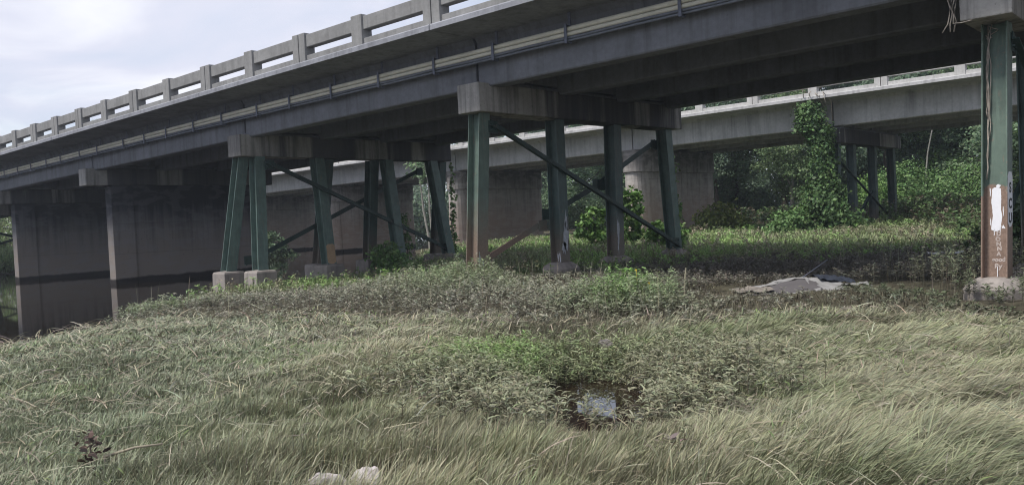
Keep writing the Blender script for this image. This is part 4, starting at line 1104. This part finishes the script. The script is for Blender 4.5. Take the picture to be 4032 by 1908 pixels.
# thin vines along two pile edges
def edge_vine(label, top, bot, n_cl, seed):
    x0, y0, z0 = bot
    o = empty("climbing_vine", (x0, y0, z0), 0, label, "vine", "thin vines on the piles")
    t = rng.random(n_cl); t = np.concatenate([t, t[: n_cl // 2] * 0.5]); n_ = len(t)
    c = np.array(bot) + t[:, None] * (np.array(top) - np.array(bot)) + np.stack([rng.normal(0, .05, n_), rng.normal(0.05, .06, n_), np.zeros(n_)], 1)
    k = np.repeat(np.arange(n_), 4)
    add_tri("foliage", [cloud(c[k] + rng.normal(0, .045, (len(k), 3)), np.repeat([[.3, -.5, .5]], len(k), 0), 0.11, jit(lerp((.10, .19, .06), (.22, .33, .12), rng.random(n_))[k], len(k)), 0.8)], M["leaf"], o)
    MB().tube([np.array(bot) + s * (np.array(top) - np.array(bot)) + np.array([.02 * math.sin(9 * s), .03 * math.cos(7 * s), 0]) for s in np.linspace(0, 1, 9)], 0.012, 6).build("stem", M["dry_vine"], o)
edge_vine("thin leafy vine on the far splayed pile's outer edge", (X3 + 0.05, 23.95, zb3 - 0.1), (X3 - 0.1, 23.98, 0.5), 75, 1)
edge_vine("sparse leafy vine on the outer edge of the last rust footed pile", (XB4 + 0.1, 23.42, 3.6), (XB4 + 0.1, 23.78, 0.6), 55, 2)
# dry vines on the broad pile and at the cap's corner
dv = empty("dry_vine", (X5 - 0.1, 15.1, 2.4), 0, "bare pale vine stems hanging down the broad painted pile", "vine", "dry vines at the near bent")
for k in range(6):
    z1 = zb5 - 0.02 - 0.05 * k; z0 = 2.1 + 0.32 * k + (1.2 if k > 3 else 0)
    p = []
    for j in range(14):
        z = z1 + (z0 - z1) * j / 13; c = pile_at(T5, B5, z)
        p.append((c[0] - 0.115 + 0.018 * (k % 3) + float(rng.normal(0, .007)) + (0.035 * math.sin(.8 * j + 2 * k) * math.exp(-j / 5)) + (0.13 * math.exp(-((j - 5) / 2.2) ** 2) if k == 4 else 0), c[1] - 0.06 - 0.02 * (k % 2) + float(rng.normal(0, .006)), z))
    MB().tube(p, 0.0075 if k else 0.011, 6).build("bare_stem", M["dry_vine"], dv, smooth=True)
dv2 = empty("dry_vine", (X5 - 0.45, 14.5, zb5), 0, "tangle of bare vine hanging from the corner of the near bent's cap", "vine", "dry vines at the near bent")
for k in range(5):
    p = [(X5 - 0.40 - 0.02 * k + 0.02 * math.sin(j * 1.9 + k), 14.47 - 0.012 * k, zb5 + 0.85 - j * 0.125) for j in range(8 + k % 2)]
    if k == 2: p += [(p[-1][0] + 0.12, p[-1][1], p[-1][2] - 0.01), (p[-1][0] + 0.26, p[-1][1], p[-1][2] + 0.005)]
    if k == 4: p += [(p[-1][0] - 0.08, p[-1][1], p[-1][2] - 0.12)]
    MB().tube(p, 0.009, 6).build("bare_stem", M["dry_vine"], dv2, smooth=True)

# ------------------------------------------------------------------ trees
def tree_proto(name, h, cols, n_cl, per, size, seed, bark="bark", trunk_r=0.22, low=0.16, narrow=1.0):
    rg = np.random.default_rng(seed)
    root = bpy.data.objects.new(name, None); COL.objects.link(root); root.empty_display_size = 0.5
    blobs = []
    for k in range(15):
        t = low + (0.97 - low) * (k + rg.random()) / 15; a = rg.uniform(0, 6.28)
        rr = h * 0.30 * narrow * math.sin(math.pi * min(1, 0.18 + t * 0.78)) ** 0.7
        q = rr * rg.uniform(0.2, 0.85)
        blobs.append((q * math.cos(a), q * math.sin(a), h * t, rr * rg.uniform(.35, .62), rr * rg.uniform(.35, .62), h * rg.uniform(.06, .11)))
    P, nm, cc = crown_pts(blobs, n_cl, per, h * 0.026, cols, 0.4)
    V, T, C = cloud(P, nm, size, cc, 0.75)
    tri_mesh("crown", V, T, C, M["treeleaf"], root)
    tk = MB()
    bend = [(0.25 * math.sin(i * 1.1 + seed), 0.2 * math.cos(i * 0.9 + seed)) for i in range(7)]
    tk.tube([(bend[i][0] * i / 6, bend[i][1] * i / 6, -0.3 + h * 0.88 * i / 6) for i in range(7)], [trunk_r * (1 - 0.13 * i) * (1.35 if i == 0 else 1) for i in range(7)], 9)
    for k in range(9):
        b = blobs[k + 4]; z = b[2] - h * 0.08
        tk.tube([(0.1, 0.05, z - h * 0.06), (b[0] * .5, b[1] * .5, z), (b[0], b[1], b[2])], [trunk_r * .4, trunk_r * .25, trunk_r * .08], 6)
    tk.build("trunk", M[bark], root)
    return root
def copy_tree(root):
    o = root.copy(); COL.objects.link(o)
    for ch in root.children:
        c = ch.copy(); COL.objects.link(c); c.parent = o
    return o
DK = (np.array([0.11, 0.16, 0.115]), np.array([0.24, 0.33, 0.21]))
MD = (np.array([0.14, 0.21, 0.125]), np.array([0.30, 0.41, 0.235]))
PL = (np.array([0.13, 0.195, 0.095]), np.array([0.25, 0.335, 0.16]))
kinds = [("dark_tree", tree_proto("broadleaf_tree", 15.0, DK, 1100, 26, 0.20, 3), "dense dark tree standing in the wood behind the rear bridge"),
         ("mid_tree", tree_proto("broadleaf_tree", 14.0, MD, 1100, 26, 0.20, 8, low=0.1), "mid green leafy tree at the front of the wood behind the rear bridge"),
         ("pale_tree", tree_proto("broadleaf_tree", 13.0, PL, 1000, 24, 0.19, 14, bark="pale_bark", low=0.14), "pale sunlit tree at the front of the wood behind the rear bridge")]
TREES = [  # r, d, kind, height scale
    (6.5, 74, 1, .86), (9.6, 79, 0, .85), (2.5, 83, 0, .80), (-1.0, 88, 2, .72), (12.6, 70, 1, .85), (16.0, 66, 0, 1.0), (18.6, 70, 1, .95), (20.5, 62, 2, .78), (23.5, 66, 0, 1.1),
    (26.5, 60, 0, 1.1), (29.0, 66, 1, 1.2), (31.5, 57, 1, 1.05), (34.0, 53, 2, .95), (36.0, 60, 0, 1.25), (39.5, 55, 0, 1.2), (43.0, 58, 1, 1.2), (47.0, 55, 0, 1.2), (14.5, 80, 0, 1.0),
    (33.0, 74, 0, 1.3), (42.0, 72, 0, 1.4), (25.0, 78, 0, 1.2), (-5.2, 92, 0, .68), (37.5, 60.5, 1, 0.8), (31.0, 62.0, 2, 0.85), (-24, 96, 1, .5), (-34, 88, 0, .5), (-44, 92, 1, .55), (-12, 105, 0, .62)]
used = set()
for (r_, d_, k, sc_) in TREES:
    nm, pr_, lab = kinds[k]
    o = pr_ if k not in used else copy_tree(pr_); used.add(k)
    x, y = w_xy(r_, d_); o.location = (x, y, float(height(np.array([r_]), np.array([d_]))[0]) - 0.1)
    o.rotation_euler = (0, 0, float(rng.uniform(0, 6.28))); o.scale = (sc_ * float(rng.uniform(.9, 1.15)),) * 2 + (sc_,)
    tag(o, lab, "tree", "%s trees of the wood" % ("dark", "mid green", "pale")[k])
def slim(label, r, d, h, lean, thick=1.0, bark="pale_bark"):
    o = plant("slender_tree", label, "tree", r, d, "slender pale trunks"); b = base_of(o)
    tk = MB(); top = None
    tk.tube([(b[0] + lean * (i / 7) ** 1.2 * CY + .06 * math.sin(i * 1.7), b[1] + lean * (i / 7) ** 1.2 * SY, b[2] - 0.2 + h * i / 7) for i in range(8)], [(0.085 - 0.007 * i) * thick for i in range(8)], 8)
    tk.build("trunk", M[bark], o)
    P, nm, cc = crown_pts([(b[0] + lean * CY, b[1] + lean * SY, b[2] + h, .9, .9, .9), (b[0] + lean * .7 * CY, b[1] + lean * .7 * SY, b[2] + h * .78, .6, .6, .5)], 70, 9, .18, MD)
    add_tri("crown", [cloud(P, nm, .22, cc, .7)], M["treeleaf"], o)
slim("slender pale trunk leaning left between the two front bents", -5.0, 52, 6.5, -0.7)
slim("straighter slender pale trunk close beside the leaning one", -4.6, 50, 6.0, -0.25)
slim("thin pale trunk standing against the dark wood left of the broad pile", 27.0, 56, 9.5, 1.5, 0.75)
# the mass of the wood farther back
N_ = 17000
r = rng.uniform(-95, 120, N_); d = 90 + rng.uniform(0, 20, N_) - np.clip(r - 10, 0, 60) * 0.32
top = (9 + 5 * fbm(r * .09, d * .09, 91) + np.clip(r - 5, 0, 40) * .18) * np.where(r < -10, 0.62, 1.0)
z = top * rng.random(N_) ** 1.1
nb = 5000
rb = rng.uniform(-40, 70, nb); r = np.concatenate([r, rb]); d = np.concatenate([d, 86 - np.clip(rb - 10, 0, 60) * .32 + rng.uniform(-2, 3, nb)]); z = np.concatenate([z, rng.uniform(0, 4.5, nb)]); N_ += nb
x, y = w_xy(r, d); k = np.repeat(np.arange(N_), 11)
cl = np.stack([x, y, z + 0.3], 1)[k] + rng.normal(0, 1, (N_ * 11, 3)) * np.array([.7, .7, .45])
cc = jit(lerp((.095, .13, .10), (.22, .29, .195), rng.random(N_))[k], N_ * 11)
V, T, C = cloud(cl, np.repeat([[-.2, -.5, .7]], N_ * 11, 0), 0.36, cc, .75)
tag(tri_mesh("far_woods", V, T, C, M["treeleaf"]), "dark mass of the wood far behind both bridges", "woods", kind="stuff")

# ------------------------------------------------------------------ tarp, litter, rocks, sticks
def sheet(parent, name, mat, u0, u1, v0, v1, zf, nu=40, nv=16):
    """a cloth patch: u across (right), v away, height from zf"""
    U, Vv = np.meshgrid(np.linspace(u0, u1, nu), np.linspace(v0, v1, nv)); Z = zf(U, Vv)
    x, y = w_xy(U, Vv)
    vs = [(a, b, c) for a, b, c in zip(x.ravel(), y.ravel(), Z.ravel())]
    f = [(j * nu + i, j * nu + i + 1, (j + 1) * nu + i + 1, (j + 1) * nu + i) for j in range(nv - 1) for i in range(nu - 1)]
    return MB().add(vs, f).build(name, mat, parent, smooth=True)
M["tarp_brown"] = plain("brown_cloth", (0.105, 0.097, 0.10), 0.8, 0.12, 4)
M["tarp_white"] = plain("white_cloth", (0.27, 0.265, 0.262), 0.8, 0.22, 5)
M["tarp_navy"] = plain("navy_cloth", (0.028, 0.034, 0.05), 0.7, 0.3, 6)
M["tarp_tan"] = plain("tan_cloth", (0.22, 0.195, 0.17), 0.8, 0.2, 6)
tp = plant("collapsed_tarp", "collapsed brown and white cloth canopy lying on the dark ground under the bridge", "tarp", 5.2, 16.0)
gz = base_of(tp)[2] - 0.01
def ridge(U, V):
    h = 0.10 * np.exp(-((U - 5.4) / 0.65) ** 2) + 0.09 * np.clip((U - 4.1) / 1.2, 0, 1)
    prof = np.clip((V - 15.2) / 0.6, 0, 1) ** 0.9
    return gz + h * prof
crk = lambda U, V, s, a: a * (fbm(U * 5, V * 5, s) - .5) + a * .5 * (fbm(U * 13, V * 9, s + 3) - .5)
sheet(tp, "brown_panel", M["tarp_brown"], 4.25, 5.55, 15.22, 15.95, lambda U, V: ridge(U, V) + crk(U, V, 101, .03) )
sheet(tp, "white_panel", M["tarp_white"], 5.38, 6.05, 15.2, 16.05, lambda U, V: ridge(U, V) + .012 + crk(U, V, 103, .08))
sheet(tp, "white_fold", M["tarp_white"], 4.25, 5.45, 15.9, 16.25, lambda U, V: ridge(U, V) + .012 + crk(U, V * 2, 105, .06), 44, 12)
sheet(tp, "white_hem", M["tarp_white"], 4.7, 6.2, 15.12, 15.2, lambda U, V: gz + .005 + crk(U, V, 107, .05), 50, 6)
sheet(tp, "navy_cloth", M["tarp_navy"], 5.62, 6.28, 15.65, 16.25, lambda U, V: ridge(U, V) + .05 + crk(U, V, 109, .12))
sheet(tp, "pale_fold", M["tarp_white"], 5.95, 6.45, 15.3, 15.6, lambda U, V: gz + .10 + crk(U, V, 111, .10), 24, 14)
sheet(tp, "tan_fold", M["tarp_tan"], 4.05, 4.7, 15.35, 15.9, lambda U, V: gz + .05 + .07 * np.clip(V - 15.35, 0, 1) + crk(U, V, 113, .08), 30, 14)
x0, y0 = w_xy(5.45, 16.1); x1, y1 = w_xy(6.45, 17.5)
po_ = MB().tube([(x0, y0, gz + .2), (x1, y1, gz + .42)], .012, 8).build("canopy_pole", M["strap"], None, smooth=True)
tag(po_, "thin dark pole leaning out of the collapsed cloth canopy", "pole")
for (r_, d_, w_, lab) in ((8.75, 17.6, .17, "long scrap of white litter caught in the dark weeds"), (9.15, 17.5, .08, "smaller white scrap right beside the long one"), (9.95, 17.8, .08, "white scrap nearest to the broad pile")):
    o = plant("litter", lab, "litter", r_, d_, "white litter in the weeds"); zb_ = base_of(o)[2] + .42
    U, Vv = np.meshgrid(np.linspace(-w_, w_, 12), np.linspace(-.06, .06, 6))
    x, y = w_xy(r_ + U, d_ + Vv); Z = zb_ + .012 * np.sin(U * 24) + .02 * np.cos(Vv * 50 + U * 20)
    f = [(j * 12 + i, j * 12 + i + 1, (j + 1) * 12 + i + 1, (j + 1) * 12 + i) for j in range(5) for i in range(11)]
    MB().add(list(zip(x.ravel(), y.ravel(), Z.ravel())), f).build("scrap", M["white"], o)

def rock(label, r, d, sx, sy, sz, seed, mat="rock", lift=0.0):
    rg = np.random.default_rng(seed)
    bm = bmesh.new(); bmesh.ops.create_icosphere(bm, subdivisions=4, radius=1)
    cut = [(Vector(v).normalized(), rg.uniform(.45, .82)) for v in rg.normal(0, 1, (13, 3))]
    for v in bm.verts:
        p = v.co.copy()
        for nrm, k in cut:
            q_ = p.dot(nrm)
            if q_ > k: p -= nrm * (q_ - k) * .92
        n_ = math.sin(p.x * 7 + seed) * math.sin(p.y * 8) * math.sin(p.z * 9 + 1)
        p *= 1 + .07 * n_ + .03 * math.sin(p.x * 17 + p.z * 13) * math.sin(p.y * 19) + .015 * math.sin(p.x * 31 + p.z * 23)
        v.co = p
    me = bpy.data.meshes.new("rock"); bm.to_mesh(me); bm.free(); me.materials.append(M[mat])
    o = bpy.data.objects.new("rock", me); COL.objects.link(o)
    x, y = w_xy(r, d); z = float(height(np.array([r]), np.array([d]))[0])
    o.location = (x, y, z + sz * .35 + lift); o.rotation_euler = (0, 0, YAW); o.scale = (sx, sy, sz)
    return tag(o, label, "rock", "rocks in the grass")
rock("pale pinkish grey rock half sunk in the grass, the larger of two", -1.21, 5.13, .150, .12, .125, 4, lift=-.012)
rock("smaller cracked grey rock beside the larger pinkish one", -.955, 5.15, .095, .10, .125, 9, lift=-.005)
rock("small pale stone in the grass beyond the puddle weeds", 1.12, 10.55, .13, .09, .07, 12, "footing", lift=.07)
xs_ = [w_xy(-2.78, 5.62), w_xy(-2.6, 5.7), w_xy(-2.42, 5.72)]
gz0 = float(height(np.array([-2.6]), np.array([5.7]))[0])
st = MB().tube([(*xs_[0], gz0 + .12), (*xs_[1], gz0 + .155), (*xs_[2], gz0 + .165)], [.010, .009, .007], 8).build("stick", M["wood"], None, smooth=True)
tag(st, "thin bleached stick lying on the grass near the dead brown plant", "stick")
M["dead"] = leaf_mat("dead_leaves", .1, .85)
dp = plant("dead_plant", "dead brown plant with curled dark leaves in the pale grass", "plant", -2.86, 5.62); b = base_of(dp)
n = 46; a_ = rng.uniform(0, 6.28, n)
Bp = np.stack([b[0] + rng.normal(0, .032, n), b[1] + rng.normal(0, .032, n), b[2] + rng.uniform(.04, .30, n)], 1)
cc = jit(lerp((.035, .025, .022), (.16, .115, .095), rng.random(n)), n, .2)
add_tri("leaves", [strips(Bp, a_, rng.uniform(.3, 1.4, n), rng.uniform(1.2, 2.6, n), rng.uniform(.035, .07, n), rng.uniform(.02, .035, n), (.4, 1, .8), cc, cc, rng.normal(0, .8, n))], M["dead"], dp)
MB().tube([(b[0], b[1], b[2] - .02), (b[0] + .01, b[1], b[2] + .15), (b[0] - .01, b[1], b[2] + .29)], .006, 6).build("stem", M["bark"], dp)
dl = plant("dead_leaf_clump", "small clump of curled tan dead leaves low in the grass before the puddle", "leaf clump", .97, 5.45); b = base_of(dl)
n = 30
Bp = np.stack([b[0] + rng.normal(0, .05, n), b[1] + rng.normal(0, .05, n), b[2] + rng.uniform(.05, .14, n)], 1)
cc = jit(lerp((.12, .10, .08), (.30, .26, .21), rng.random(n)), n, .2)
add_tri("leaves", [strips(Bp, rng.uniform(0, 6.28, n), rng.uniform(.8, 1.6, n), rng.uniform(1.2, 2.4, n), rng.uniform(.06, .11, n), rng.uniform(.02, .04, n), (.4, 1, .8), cc, cc, rng.normal(0, .6, n))], M["dead"], dl)
ca = plant("cane", "short pale broken cane standing beside the bright green clump", "cane", 2.78, 14.0); b = base_of(ca)
MB().tube([(b[0], b[1], b[2]), (b[0] + .03 * CY, b[1], b[2] + .35), (b[0] + .07 * CY, b[1] + .01, b[2] + .62)], [.013, .013, .011], 8).build("stalk", M["straw"], ca)
# tall seed stalks standing above the weeds
n = 420
r, d = scatter(n * 4, 10.5, 20, 1.2); k = (seg_dist(r, d, NEAR_SHORE) > .1) & (d > edge_d(r) - .8) & ((r < 2.3) | (r > 6.8)); r, d = r[k][:n], d[k][:n]; n = len(r)
x, y = w_xy(r, d); z = height(r, d)
cc = jit((.33, .30, .22), n, .2)
az_ = rng.uniform(0, 6.28, n); hh_ = rng.uniform(.3, .8, n)
S1 = strips(np.stack([x, y, z], 1), az_, np.full(n, .05), rng.uniform(.1, .7, n), hh_, np.full(n, .007), (1, .9, .9), cc * .8, cc)
tag(tri_mesh("seed_stalks", *S1, M["leaf"]), "dry pale seed stalks rising out of the weeds before the bents", "stalks", kind="stuff")

# ------------------------------------------------------------------ the air
hb_ = MB().box(-520, 520, -520, 520, -2.2, 26).build("haze", M["soil"], None)
hm_ = bpy.data.materials.new("haze"); hm_.use_nodes = True; t = hm_.node_tree; t.nodes.clear()
vo = nd(t, "ShaderNodeVolumePrincipled"); vo.inputs["Color"].default_value = (0.80, 0.89, 1.0, 1); vo.inputs["Density"].default_value = 0.0008; vo.inputs["Anisotropy"].default_value = 0.2
oo = nd(t, "ShaderNodeOutputMaterial"); t.links.new(vo.outputs[0], oo.inputs["Volume"])
hb_.data.materials.clear(); hb_.data.materials.append(hm_)
tag(hb_, "thin pale haze in the air over the river and woods", "haze", kind="stuff")
